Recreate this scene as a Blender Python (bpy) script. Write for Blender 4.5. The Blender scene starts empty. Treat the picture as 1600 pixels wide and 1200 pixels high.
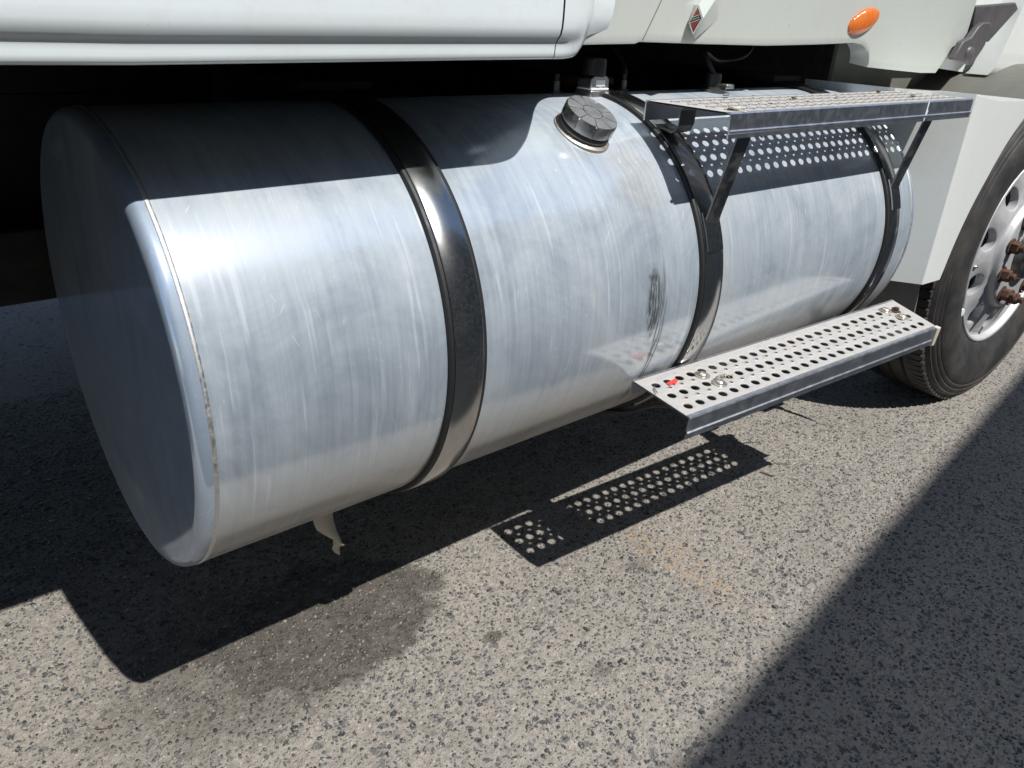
import bpy, bmesh, math, random
import numpy as np
from mathutils import Vector, Matrix
random.seed(7); RNG = np.random.default_rng(7)
scene = bpy.context.scene
COL = scene.collection
R = math.radians

# ---------------------------------------------------------------- camera
CAM = np.array([-0.2428, -1.1456, 1.1127])
def cam_axes(yaw, pitch, roll):
    y, p, r = R(yaw), R(pitch), R(roll)
    rz = np.array([[math.cos(y), -math.sin(y), 0], [math.sin(y), math.cos(y), 0], [0, 0, 1]])
    rx = np.array([[1, 0, 0], [0, math.cos(p), -math.sin(p)], [0, math.sin(p), math.cos(p)]])
    ry = np.array([[math.cos(r), 0, math.sin(r)], [0, 1, 0], [-math.sin(r), 0, math.cos(r)]])
    return rz @ rx @ ry
AX = cam_axes(-41.3218, -25.5329, -3.2096)
FPX = 1217.91
cd = bpy.data.cameras.new('camera'); cam = bpy.data.objects.new('camera', cd); COL.objects.link(cam)
cd.sensor_fit = 'HORIZONTAL'; cd.sensor_width = 36.0; cd.lens = FPX / 1600 * 36.0
cd.clip_start = 0.02; cd.clip_end = 400
m = Matrix.Identity(4)
for i in range(3):
    m[i][0] = AX[i, 0]; m[i][1] = AX[i, 2]; m[i][2] = -AX[i, 1]; m[i][3] = CAM[i]
cam.matrix_world = m
scene.camera = cam

# ---------------------------------------------------------------- sky, sun, exposure
SUN_AZ, SUN_EL = -80.633, 56.6            # azimuth from +X towards +Y
w = bpy.data.worlds.new('World'); scene.world = w; w.use_nodes = True
nt = w.node_tree
sky = nt.nodes.new('ShaderNodeTexSky'); sky.sky_type = 'NISHITA'; sky.sun_disc = False
sky.sun_elevation = R(SUN_EL); sky.sun_rotation = R(90 - SUN_AZ)
sky.altitude = 100; sky.air_density = 1.0; sky.dust_density = 0.25; sky.ozone_density = 1.6
bg = nt.nodes['Background']; bg.inputs['Strength'].default_value = 0.10
nt.links.new(sky.outputs[0], bg.inputs['Color'])
sd = bpy.data.lights.new('sun', 'SUN'); so = bpy.data.objects.new('sun', sd); COL.objects.link(so)
sd.energy = 5.0; sd.angle = R(0.53); sd.color = (1.0, 0.985, 0.955)
S = Vector((math.cos(R(SUN_EL)) * math.cos(R(SUN_AZ)), math.cos(R(SUN_EL)) * math.sin(R(SUN_AZ)), math.sin(R(SUN_EL))))
so.rotation_euler = S.to_track_quat('Z', 'Y').to_euler(); so.location = (0, -2, 6)
scene.cycles.max_bounces = 7; scene.cycles.diffuse_bounces = 3; scene.cycles.glossy_bounces = 4; scene.cycles.transmission_bounces = 4
vs = scene.view_settings
vs.view_transform = 'Standard'; vs.look = 'None'; vs.gamma = 1.0; vs.use_curve_mapping = False; vs.exposure = 0.15

# ---------------------------------------------------------------- helpers
def ray(px, py):
    d = AX @ np.array([(px - 800) / FPX, 1.0, -(py - 600) / FPX]); return d
def at_y(px, py, y):
    d = ray(px, py); return CAM + d * ((y - CAM[1]) / d[1])
def at_x(px, py, x):
    d = ray(px, py); return CAM + d * ((x - CAM[0]) / d[0])
def at_z(px, py, z=0.0):
    d = ray(px, py); return CAM + d * ((z - CAM[2]) / d[2])
def at_surf(px, py, f):                       # where a ray meets the upright surface y = f(x)
    y = -0.1
    for _ in range(30):
        p = at_y(px, py, y); y = 0.5 * y + 0.5 * f(p[0])
    return at_y(px, py, y)

class MB:
    def __init__(s): s.v = []; s.f = []
    def add(s, v, f):
        o = len(s.v); s.v += [tuple(p) for p in v]; s.f += [tuple(i + o for i in q) for q in f]; return s
    def box(s, lo, hi, M=None):
        x0, y0, z0 = lo; x1, y1, z1 = hi
        v = [Vector(p) for p in ((x0,y0,z0),(x1,y0,z0),(x1,y1,z0),(x0,y1,z0),(x0,y0,z1),(x1,y0,z1),(x1,y1,z1),(x0,y1,z1))]
        if M: v = [M @ p for p in v]
        return s.add(v, [(3,2,1,0),(4,5,6,7),(0,1,5,4),(1,2,6,5),(2,3,7,6),(3,0,4,7)])
    def lathe(s, prof, M=None, n=48, closed=False, a0=0.0, a1=2*math.pi):
        # profile (r, h) turned about local Z
        full = abs(a1 - a0 - 2*math.pi) < 1e-6; k = n if full else n + 1
        v = []; f = []
        for (r, h) in prof:
            for i in range(k):
                a = a0 + (a1 - a0) * i / n
                p = Vector((r*math.cos(a), r*math.sin(a), h)); v.append(M @ p if M else p)
        m_ = len(prof)
        for j in range(m_ if closed else m_ - 1):
            for i in range(n):
                i2 = (i + 1) % k; j2 = (j + 1) % m_
                f.append((j*k + i, j*k + i2, j2*k + i2, j2*k + i))
        return s.add(v, f)
    def tube(s, pts, r, n=8):
        pts = [Vector(p) for p in pts]; v = []; f = []
        up = Vector((0.13, 0.27, 0.95))
        for i, p in enumerate(pts):
            t = (pts[min(i+1, len(pts)-1)] - pts[max(i-1, 0)]).normalized()
            a = t.cross(up).normalized(); b = t.cross(a).normalized()
            rr = r[i] if isinstance(r, (list, tuple)) else r
            v += [p + rr*(a*math.cos(2*math.pi*k/n) + b*math.sin(2*math.pi*k/n)) for k in range(n)]
        for i in range(len(pts)-1):
            for k in range(n):
                f.append((i*n+k, i*n+(k+1)%n, (i+1)*n+(k+1)%n, (i+1)*n+k))
        f.append(tuple(range(n))[::-1]); f.append(tuple((len(pts)-1)*n+k for k in range(n)))
        return s.add(v, f)
    def prism(s, poly, y0, y1, M=None):
        # polygon in x,z extruded along y
        n = len(poly)
        v = [Vector((x, y0, z)) for x, z in poly] + [Vector((x, y1, z)) for x, z in poly]
        if M: v = [M @ p for p in v]
        f = [tuple(range(n)), tuple(range(2*n-1, n-1, -1))]
        f += [(i, i+n, (i+1) % n + n, (i+1) % n) for i in range(n)]
        return s.add(v, f)
    def extrude_x(s, prof, x0, x1, closed=True):
        # profile in y,z extruded along x
        n = len(prof); v = [(x0, y, z) for y, z in prof] + [(x1, y, z) for y, z in prof]
        f = [(i, (i+1) % n, (i+1) % n + n, i+n) for i in range(n if closed else n-1)]
        if closed: f += [tuple(range(n-1, -1, -1)), tuple(range(n, 2*n))]
        return s.add(v, f)
    def build(s, name, mat, parent=None, smooth=None, bevel=0, seg=2, M=None, fix=True):
        me = bpy.data.meshes.new(name)
        me.from_pydata([tuple(p) for p in s.v], [], s.f)
        if fix:
            bm = bmesh.new(); bm.from_mesh(me); bmesh.ops.recalc_face_normals(bm, faces=bm.faces); bm.to_mesh(me); bm.free()
        o = bpy.data.objects.new(name, me); COL.objects.link(o)
        if mat: me.materials.append(mat)
        if smooth is not None:
            me.shade_smooth(); me.set_sharp_from_angle(angle=R(smooth))
        if bevel:
            b = o.modifiers.new('bevel', 'BEVEL'); b.width = bevel; b.segments = seg; b.limit_method = 'ANGLE'; b.angle_limit = R(35)
            b.harden_normals = False
            me.shade_smooth(); me.set_sharp_from_angle(angle=R(40))
        if parent: o.parent = parent
        if M: o.matrix_local = M
        return o
def empty(name, loc=(0, 0, 0)):
    o = bpy.data.objects.new(name, None); COL.objects.link(o); o.location = loc; o.empty_display_size = 0.1; return o
def tag(o, label, cat, group=None):
    o['label'] = label; o['category'] = cat
    if group: o['group'] = group
    return o
def axis_matrix(origin, zdir, xhint=(1, 0, 0)):
    z = Vector(zdir).normalized(); x = Vector(xhint); x = (x - z*x.dot(z)).normalized(); y = z.cross(x)
    M = Matrix.Identity(4)
    for i in range(3): M[i][0] = x[i]; M[i][1] = y[i]; M[i][2] = z[i]; M[i][3] = origin[i]
    return M

# ---------------------------------------------------------------- materials
class Mat:
    def __init__(s, name):
        s.m = bpy.data.materials.new(name); s.m.use_nodes = True; s.t = s.m.node_tree
        s.p = s.t.nodes['Principled BSDF']; s.out = s.t.nodes['Material Output']
        s.pos = s.n('ShaderNodeNewGeometry').outputs['Position']
    def n(s, typ, **kw):
        k = s.t.nodes.new(typ)
        for a, b in kw.items(): setattr(k, a, b)
        return k
    def l(s, a, b): s.t.links.new(a, b)
    def set(s, **kw):
        names = dict(color='Base Color', rough='Roughness', metal='Metallic', aniso='Anisotropic', spec='Specular IOR Level',
                     coat='Coat Weight', coat_rough='Coat Roughness', trans='Transmission Weight', normal='Normal', emit='Emission Color', sss='Subsurface Weight')
        for a, b in kw.items():
            i = s.p.inputs[names[a]]
            if isinstance(b, bpy.types.NodeSocket): s.l(b, i)
            elif isinstance(b, tuple): i.default_value = (*b, 1) if len(b) == 3 else b
            else: i.default_value = b
        return s
    def mapv(s, scale, rot=(0, 0, 0), vec=None, loc=(0, 0, 0)):
        k = s.n('ShaderNodeMapping'); s.l(vec or s.pos, k.inputs['Vector'])
        k.inputs['Scale'].default_value = scale; k.inputs['Rotation'].default_value = rot; k.inputs['Location'].default_value = loc
        return k.outputs[0]
    def noise(s, scale, detail=4, rough=.55, vec=None, dist=0):
        k = s.n('ShaderNodeTexNoise'); k.inputs['Scale'].default_value = scale; k.inputs['Detail'].default_value = detail
        k.inputs['Roughness'].default_value = rough; k.inputs['Distortion'].default_value = dist
        s.l(vec or s.pos, k.inputs['Vector']); return k.outputs['Fac']
    def vor(s, scale, feature='F1', out='Distance', vec=None, rnd=1.0):
        k = s.n('ShaderNodeTexVoronoi', feature=feature); k.inputs['Scale'].default_value = scale; k.inputs['Randomness'].default_value = rnd
        s.l(vec or s.pos, k.inputs['Vector']); return k.outputs[out]
    def ramp(s, fac, stops):
        k = s.n('ShaderNodeValToRGB'); s.l(fac, k.inputs[0]); e = k.color_ramp.elements
        while len(e) < len(stops): e.new(0.5)
        for q, (p, c) in zip(e, stops):
            q.position = p; q.color = (c, c, c, 1) if isinstance(c, (int, float)) else (*c, 1)
        return k.outputs[0]
    def range(s, v, a, b, c, d):
        k = s.n('ShaderNodeMapRange'); s.l(v, k.inputs[0])
        for i, x in enumerate((a, b, c, d)): k.inputs[i+1].default_value = x
        return k.outputs[0]
    def math(s, op, a, b=None, clamp=False):
        k = s.n('ShaderNodeMath', operation=op, use_clamp=clamp)
        for i, x in enumerate((a, b)):
            if x is None: continue
            if isinstance(x, bpy.types.NodeSocket): s.l(x, k.inputs[i])
            else: k.inputs[i].default_value = x
        return k.outputs[0]
    def mix(s, f, a, b, mode='MIX'):
        k = s.n('ShaderNodeMix', data_type='RGBA', blend_type=mode)
        for i, x in ((0, f), (6, a), (7, b)):
            if isinstance(x, bpy.types.NodeSocket): s.l(x, k.inputs[i])
            elif isinstance(x, tuple): k.inputs[i].default_value = (*x, 1)
            else: k.inputs[i].default_value = x
        return k.outputs[2]
    def bump(s, h, strength=.3, dist=.001, normal=None):
        k = s.n('ShaderNodeBump'); k.inputs['Strength'].default_value = strength; k.inputs['Distance'].default_value = dist
        s.l(h, k.inputs['Height'])
        if normal: s.l(normal, k.inputs['Normal'])
        return k.outputs[0]
    def sep(s, vec=None):
        k = s.n('ShaderNodeSeparateXYZ'); s.l(vec or s.pos, k.inputs[0]); return k.outputs
    def blob(s, c, r, wob=.35, nscale=14, soft=.25):
        # stain mask: 1 inside an uneven blob round c, 0 outside (world x, y, z)
        if not hasattr(s, 'cache'): s.cache = {}
        if nscale not in s.cache: s.cache[nscale] = s.noise(nscale, 4, .6)
        k = s.n('ShaderNodeVectorMath', operation='SUBTRACT'); s.l(s.pos, k.inputs[0]); k.inputs[1].default_value = c
        q = s.n('ShaderNodeVectorMath', operation='DIVIDE'); s.l(k.outputs[0], q.inputs[0]); q.inputs[1].default_value = r
        d = s.n('ShaderNodeVectorMath', operation='LENGTH'); s.l(q.outputs[0], d.inputs[0])
        v = s.math('ADD', d.outputs['Value'], s.math('MULTIPLY', s.math('SUBTRACT', s.cache[nscale], .5), wob*2))
        return s.range(v, 1+soft/2, 1-soft/2, 0, 1)

def mat_tank(name, cap=False):
    M = Mat(name)
    # circumferential brushing: fast along x, slow round the tank
    st = M.mapv((130, 3.0, 3.0)) if not cap else M.mapv((3, 75, 1.6))
    st2 = M.mapv((34, 3.6, 3.6)) if not cap else M.mapv((3, 20, 2.0))
    s1 = M.noise(1, 4, .65, st); s2 = M.noise(1, 4, .65, st2); big = M.noise(5.5, 5, .68, None, .6)
    fine = M.noise(1, 1, .5, M.mapv((420, 6, 6)) if not cap else M.mapv((3, 300, 4)))
    haze = M.math('ADD', M.math('MULTIPLY', s1, .24), M.math('ADD', M.math('MULTIPLY', s2, .22), M.math('MULTIPLY', big, .62)))
    col = M.ramp(haze, [(.38, (.66, .69, .73)), (.52, (.78, .80, .825)), (.66, (.85, .855, .86)), (.8, (.89, .885, .875))])
    oxide_sky = M.ramp(haze, [(.38, (.40, .47, .54)), (.53, (.51, .58, .645)), (.66, (.58, .63, .67)), (.8, (.66, .67, .67))])  # dull oxide layer, with the blue sky reflection put into its colour
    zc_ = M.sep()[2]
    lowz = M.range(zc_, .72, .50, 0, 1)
    # dried runs and water spots, denser on the lower half
    drip = M.range(M.noise(1, 3, .6, M.mapv((85, 4.2, 4.2), loc=(3, 1, 2))), .60, .70, 0, 1)
    spots = M.math('MULTIPLY', M.range(M.vor(1, vec=M.mapv((150, 75, 75))), .06, .22, 1, 0), M.range(M.noise(6, 3), .50, .62, 0, 1))
    white = M.math('MAXIMUM', M.math('MULTIPLY', drip, .35), M.math('MULTIPLY', spots, M.math('ADD', .25, M.math('MULTIPLY', lowz, .55))), True)
    # scratches in several directions, short and faint
    sc = None
    for k_, (sx, rot) in enumerate((((6, 60, 260), (R(10), R(52), R(8))), ((8, 60, 300), (R(-8), R(-66), R(-6))), ((10, 60, 240), (R(4), R(76), R(10))))):
        q = M.range(M.noise(1, 1, .5, M.mapv(sx, (0, 0, 0), M.mapv((1, 1, 1), rot), (k_*3.1, k_, 0)), .5), .745, .768, 0, 1)
        sc = q if sc is None else M.math('MAXIMUM', sc, q)
    sc = M.math('MULTIPLY', sc, M.range(M.noise(4, 2), .48, .62, 0, .38))
    white = M.math('MAXIMUM', white, sc, True)
    dirt = None
    if not cap:
        sm = M.math('MULTIPLY', M.blob((.795, -.33, .665), (.017, .1, .06), .55, 50, .4), M.range(M.noise(1, 4, .7, M.mapv((230, 34, 34))), .40, .52, 0, 1))
        ln = M.math('MULTIPLY', M.blob((.820, -.31, .56), (.011, .2, .15), .5, 14, .6), M.range(M.noise(1, 3, .6, M.mapv((260, 12, 12))), .46, .54, 0, 1))
        sm = M.math('MULTIPLY', M.math('MAXIMUM', sm, ln), .85)
        drt = M.math('MULTIPLY', M.blob((.805, -.235, .875), (.06, .10, .07), .35, 25, .7), M.range(M.noise(150, 3, .7), .44, .60, 0, .6))
        sp = M.math('MULTIPLY', M.range(M.vor(15), .02, .12, 1, 0), M.range(M.noise(8, 3), .52, .62, 0, .5))
        ground_reflect = M.math('MULTIPLY', M.range(zc_, .57, .40, 0, .75), M.range(big, .35, .6, .5, 1))  # warm reflection of the sunlit ground, painted onto the lower tank
        brown = M.math('MAXIMUM', M.math('MAXIMUM', drt, sp), ground_reflect)
        col = M.mix(brown, col, (.80, .73, .65)); oxide_sky = M.mix(brown, oxide_sky, (.62, .55, .47))
        col = M.mix(sm, col, (.12, .115, .10)); oxide_sky = M.mix(sm, oxide_sky, (.075, .072, .062))
    if cap: col = M.mix(1.0, col, (.86, .97, 1.12), 'MULTIPLY'); oxide_sky = M.mix(1.0, oxide_sky, (.9, .98, 1.1), 'MULTIPLY')
    oxide_sky = M.mix(white, oxide_sky, (.80, .82, .84))
    M.set(color=M.mix(.72, col, (.2, .21, .22)), metal=1.0, rough=M.range(haze, .4, .75, .58, .72))
    h = M.math('ADD', M.math('MULTIPLY', fine, .5), M.math('MULTIPLY', s1, .5))
    nb = M.bump(h, .08 if not cap else .04, .0006)
    M.set(normal=nb)
    g = M.n('ShaderNodeBsdfGlossy'); g.inputs['Roughness'].default_value = .17 if not cap else .10
    M.l(col, g.inputs['Color']); M.l(nb, g.inputs['Normal'])
    df = M.n('ShaderNodeBsdfDiffuse'); M.l(oxide_sky, df.inputs['Color'])
    mx = M.n('ShaderNodeMixShader'); M.l(M.range(haze, .4, .7, .74 if not cap else .62, .48 if not cap else .5), mx.inputs[0]); M.l(M.p.outputs[0], mx.inputs[1]); M.l(g.outputs[0], mx.inputs[2])
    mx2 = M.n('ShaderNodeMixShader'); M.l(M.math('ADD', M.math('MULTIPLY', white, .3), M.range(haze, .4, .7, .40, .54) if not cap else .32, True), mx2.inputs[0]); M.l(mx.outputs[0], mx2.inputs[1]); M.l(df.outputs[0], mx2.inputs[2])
    M.l(mx2.outputs[0], M.out.inputs['Surface'])
    return M.m

def mat_metal(name, c, rough, dirt=.3, dirtcol=(.30, .26, .21), scale=30, metal=1.0, streak=None, bump=.1, var=.16, rv=(.8, 1.5)):
    M = Mat(name)
    n = M.noise(scale, 5, .65); n2 = M.noise(scale*6, 3, .6)
    base = M.mix(M.range(n2, .3, .7, 0, var), c, tuple(x*.6 for x in c))
    if streak: base = M.mix(M.range(M.noise(1, 4, .6, M.mapv(streak)), .35, .7, 0, .5), base, tuple(x*.6 for x in c))
    d = M.range(n, .45, .72, 0, dirt)
    base = M.mix(d, base, dirtcol)
    M.set(color=base, metal=M.math('SUBTRACT', metal, M.math('MULTIPLY', d, .85), True), rough=M.range(n, .3, .75, rough*rv[0], min(1, rough*rv[1])))
    M.set(normal=M.bump(n2, bump, .0006)); return M.m

def mat_paint(name, c, rough=.28, dirt=.12, dirtcol=(.34, .31, .26), coat=.6):
    M = Mat(name); n = M.noise(5, 6, .65); n2 = M.noise(60, 4, .6)
    sp = M.range(M.vor(45), .02, .07, 1, 0); sp = M.math('MULTIPLY', sp, M.range(M.noise(11, 2), .58, .64, 0, .7))
    base = M.mix(M.range(n, .4, .8, 0, dirt), c, dirtcol); base = M.mix(M.range(n2, .5, .8, 0, dirt*.6), base, dirtcol)
    base = M.mix(sp, base, (.12, .10, .08))
    M.set(color=base, rough=M.range(n, .3, .7, rough*.85, rough*1.3), coat=coat, coat_rough=.12)
    M.set(normal=M.bump(M.noise(9, 2), .06, .004)); return M.m

def mat_flat(name, c, rough=.6, var=.4, scale=40, bump=.2, spec=.5, dust=0, dustcol=(.3, .27, .23)):
    M = Mat(name); n = M.noise(scale, 5, .6)
    base = M.mix(M.range(n, .3, .7, 0, var), c, tuple(x*.55 for x in c))
    if dust: base = M.mix(M.math('MULTIPLY', M.range(M.noise(scale*.35, 5, .65), .4, .7, 0, 1), dust), base, dustcol)
    M.set(color=base, rough=M.range(n, .3, .7, rough*.85, min(1, rough*1.15)), spec=spec)
    M.set(normal=M.bump(n, bump, .001)); return M.m

def stain_masks(M):
    a = M.blob((.285, -.025, 0), (.235, .18, 9), .55, 9, .16)
    a = M.math('MULTIPLY', a, M.range(M.noise(18, 4, .65), .3, .6, .72, 1))
    b = M.math('MULTIPLY', M.blob((.13, -.025, 0), (.24, .18, 9), .5, 9, .6), .62)
    d = M.math('MULTIPLY', M.blob((.523, -.26, 0), (.022, .016, 9), .5, 45, .4), .8)
    e = M.blob((.635, -.45, 0), (.03, .02, 9), .6, 45, .9)
    f = M.blob((.92, -.284, 0), (.03, .02, 9), .6, 45, .9)
    s = M.math('MAXIMUM', M.math('MAXIMUM', a, b), M.math('MAXIMUM', d, M.math('MULTIPLY', M.math('MAXIMUM', e, f), .5)))
    orange = M.math('MULTIPLY', M.blob((1.01, -.33, 0), (.05, .17, 9), .5, 12, .9), M.range(M.noise(75, 4, .7), .54, .62, 0, 1))
    return s, orange

def mat_ground():
    M = Mat('exposed_aggregate_concrete')
    warp = M.n('ShaderNodeVectorMath', operation='ADD'); M.l(M.pos, warp.inputs[0])
    nz = M.n('ShaderNodeTexNoise'); nz.inputs['Scale'].default_value = 90; M.l(M.pos, nz.inputs['Vector'])
    sc = M.n('ShaderNodeVectorMath', operation='SCALE'); M.l(nz.outputs['Color'], sc.inputs[0]); sc.inputs['Scale'].default_value = .006
    M.l(sc.outputs[0], warp.inputs[1]); W = warp.outputs[0]
    dist = M.vor(125, 'DISTANCE_TO_EDGE', 'Distance', W); cell = M.vor(125, 'F1', 'Color', W)
    cs = M.sep(cell)
    isst = M.math('MULTIPLY', M.range(cs[0], .72, .76, 0, 1), M.range(dist, .10, .22, 0, 1))
    dist2 = M.vor(62, 'DISTANCE_TO_EDGE', 'Distance', W); c2 = M.sep(M.vor(62, 'F1', 'Color', W))
    isst2 = M.math('MULTIPLY', M.range(c2[1], .80, .84, 0, 1), M.range(dist2, .12, .24, 0, 1))
    big = M.noise(2.4, 4, .6); mid = M.noise(70, 4, .75); fin = M.noise(520, 2, .7)
    cem = M.ramp(mid, [(.30, (.165, .145, .120)), (.47, (.345, .310, .265)), (.70, (.47, .425, .365))])
    cem = M.mix(M.range(fin, .35, .6, .45, 0), cem, (.20, .18, .16))
    cem = M.mix(M.range(big, .35, .65, .5, 0), cem, (.25, .225, .195))
    stc = M.ramp(cs[1], [(0, (.05, .056, .065)), (.5, (.11, .118, .125)), (1, (.26, .24, .21))])
    stc2 = M.ramp(c2[0], [(0, (.045, .05, .06)), (1, (.15, .15, .145))])
    col = M.mix(M.math('MULTIPLY', isst, .8), cem, stc); col = M.mix(M.math('MULTIPLY', isst2, .8), col, stc2)
    pit = M.math('MULTIPLY', M.range(M.vor(150, 'F1', 'Distance', W), .12, .26, 1, 0), M.range(M.noise(60, 2, .6), .46, .56, 0, .85))
    col = M.mix(pit, col, (.055, .048, .040))
    st, orange = stain_masks(M)
    col = M.mix(M.math('MULTIPLY', orange, .8), col, (.50, .27, .09))
    col = M.mix(M.math('MULTIPLY', st, .94), col, M.mix(.55, (.056, .043, .031), M.mix(.72, col, (.025, .020, .015))))
    M.set(color=col, rough=M.range(st, 0, 1, .85, .5), spec=.35)
    h = M.math('ADD', M.math('MULTIPLY', M.noise(110, 3, .7), .8), M.math('MULTIPLY', fin, .4))
    M.set(normal=M.bump(h, 1.0, .0055)); return M.m

def mat_stone():
    M = Mat('aggregate_stone')
    at = M.n('ShaderNodeAttribute', attribute_name='tone'); t = at.outputs['Fac']
    col = M.ramp(t, [(0, (.024, .026, .030)), (.45, (.055, .059, .064)), (.72, (.13, .128, .120)), (1, (.36, .325, .28))])
    n = M.noise(200, 5, .7)
    col = M.mix(M.range(n, .50, .62, 0, .7), col, (.40, .365, .315))          # cement film left on the stone
    st, orange = stain_masks(M)
    col = M.mix(M.math('MULTIPLY', orange, .6), col, (.50, .27, .09))
    col = M.mix(M.math('MULTIPLY', st, .6), col, (.05, .042, .034))
    M.set(color=col, rough=M.range(st, 0, 1, .58, .40), spec=.45, normal=M.bump(n, .5, .001)); return M.m

MT = dict(
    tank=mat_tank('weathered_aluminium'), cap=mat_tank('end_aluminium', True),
    weld=mat_metal('weld_aluminium', (.66, .66, .655), .5, .4, (.46, .42, .36), 160, bump=.5),
    strap=mat_metal('polished_strap_steel', (.47, .465, .455), .20, .04, (.34, .31, .27), 160, bump=.015, var=.06, rv=(.97, 1.04)),
    neck=mat_metal('grimy_neck', (.46, .43, .39), .5, .6, (.22, .18, .14), 90, bump=.4),
    rubber=mat_flat('black_rubber', (.018, .018, .019), .55, .4, 60),
    step=mat_metal('step_aluminium', (.52, .505, .485), .60, .75, (.30, .262, .22), 30, metal=.4, bump=.25, var=.3),
    flange=mat_metal('flange_aluminium', (.66, .68, .71), .36, .10, (.45, .43, .40), 50, var=.12, rv=(.9, 1.15)),
    bar=mat_metal('dark_bar_steel', (.22, .215, .21), .32, .35, (.12, .11, .10), 40),
    chrome=mat_metal('worn_cap_metal', (.52, .51, .495), .30, .35, (.20, .18, .15), 70, bump=.15),
    dark=mat_flat('dark_gasket', (.02, .018, .016), .7),
    black=mat_flat('chassis_black', (.016, .016, .017), .75, .4, 25, dust=.25, dustcol=(.05, .046, .04)),
    plastic=mat_flat('black_plastic', (.022, .022, .024), .42, .3, 60),
    white=mat_paint('white_paint', (.80, .855, .86)),
    white2=mat_paint('fender_white', (.80, .82, .785), .33, .10), cab=mat_paint('cab_white', (.525, .55, .51), .3, .16),
    seal=mat_flat('grey_inner_panel', (.15, .15, .125), .7, .3, 20),
    flap=mat_flat('grey_flap', (.16, .155, .15), .6, .3, 20, dust=.4),
    tyre=mat_flat('tyre_rubber', (.026, .026, .027), .66, .45, 25, dust=.5, dustcol=(.115, .10, .085)),
    rim=mat_metal('wheel_aluminium', (.52, .52, .53), .58, .35, (.33, .305, .27), 40, metal=.5, rv=(.9, 1.15)),
    rust=mat_flat('rusty_steel', (.105, .048, .028), .75, .6, 90, .6),
    amber=None, latch=mat_flat('latch_rubber', (.085, .08, .082), .48, .3, 50, dust=.25, dustcol=(.2, .18, .16)),
    label=mat_flat('white_label', (.75, .80, .80), .4, .05), tape=mat_flat('masking_tape', (.58, .53, .43), .75, .25, 40),
    red=mat_flat('red_scrap', (.75, .06, .05), .55, .2), twig=mat_flat('dry_twig', (.25, .19, .11), .8, .5, 120),
    leaf=mat_flat('dry_leaf', (.55, .50, .40), .8, .4, 90), leafb=mat_flat('brown_leaf', (.12, .082, .055), .8, .4, 90),
    bolt=mat_metal('bolt_zinc', (.66, .62, .55), .33, .6, (.28, .21, .14), 120),
    clad=mat_flat('grey_cladding', (.12, .125, .13), .55, .2, 3, .1), plinth=mat_flat('concrete_plinth', (.26, .255, .245), .85, .35, 8),
    embred=mat_flat('emblem_red', (.42, .045, .03), .3, .1), embblack=mat_flat('emblem_black', (.02, .022, .028), .3, .1),
    embsilver=mat_metal('emblem_silver', (.78, .78, .78), .2, .1),
)
am = Mat('amber_lens'); wv = am.range(am.noise(1, 2, .5, am.mapv((260, 1, 40))), .35, .65, 0, 1)
am.set(color=am.mix(wv, (.90, .20, .03), (.96, .27, .06)), rough=.16, spec=.6, trans=.3, coat=.5, normal=am.bump(wv, .25, .002))
MT['amber'] = am.m

# ================================================================ setting
def smooth_noise(shape, cell, sig):
    f_ = np.fft.rfft2(RNG.normal(size=shape)); ky = np.fft.fftfreq(shape[0], cell)[:, None]; kx = np.fft.rfftfreq(shape[1], cell)[None]
    z = np.fft.irfft2(f_*np.exp(-2*(math.pi*sig)**2*(kx*kx+ky*ky)), shape); return z/z.std()
gc = .0038; GX0, GX1, GY0, GY1 = -.45, 2.4, -1.12, .62
gnx, gny = int((GX1-GX0)/gc)+1, int((GY1-GY0)/gc)+1
zz = .00045*smooth_noise((gnx, gny), gc, .0032) + .0007*smooth_noise((gnx, gny), gc, .009) + .0006*smooth_noise((gnx, gny), gc, .04)
zz = np.minimum(zz, .0012) - .0009*np.maximum(0, smooth_noise((gnx, gny), gc, .004)-1.0)
ii = np.arange(gnx)[:, None]; jj = np.arange(gny)[None]
fade = np.clip(np.minimum(np.minimum(ii, gnx-1-ii), np.minimum(jj, gny-1-jj))/25, 0, 1); zz *= fade
px_ = np.broadcast_to(GX0 + ii*gc, zz.shape); py_ = np.broadcast_to(GY0 + jj*gc, zz.shape)
gv = np.stack([px_, py_, zz], -1).reshape(-1, 3).tolist()
I, J = np.meshgrid(np.arange(gnx-1), np.arange(gny-1), indexing='ij')
gf = np.stack([I*gny+J, (I+1)*gny+J, (I+1)*gny+J+1, I*gny+J+1], -1).reshape(-1, 4).tolist()
o = len(gv); A0, A1, A2, A3 = 0, (gnx-1)*gny, gnx*gny-1, gny-1
gv += [(-60, -60, 0), (60, -60, 0), (60, 60, 0), (-60, 60, 0)]
gf += [(o, o+1, A1, A0), (o+1, o+2, A2, A1), (o+2, o+3, A3, A2), (o+3, o, A0, A3)]
gme = bpy.data.meshes.new('ground'); gme.from_pydata(gv, [], gf); gme.materials.append(mat_ground()); gme.shade_smooth()
ground = bpy.data.objects.new('ground', gme); COL.objects.link(ground)
def ground_z(x, y):
    i_ = np.clip(np.round((x-GX0)/gc).astype(int), 0, gnx-1); j_ = np.clip(np.round((y-GY0)/gc).astype(int), 0, gny-1)
    return zz_ground[i_, j_]
zz_ground = zz.copy()
ground['kind'] = 'structure'
STONE = mat_stone()

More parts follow.
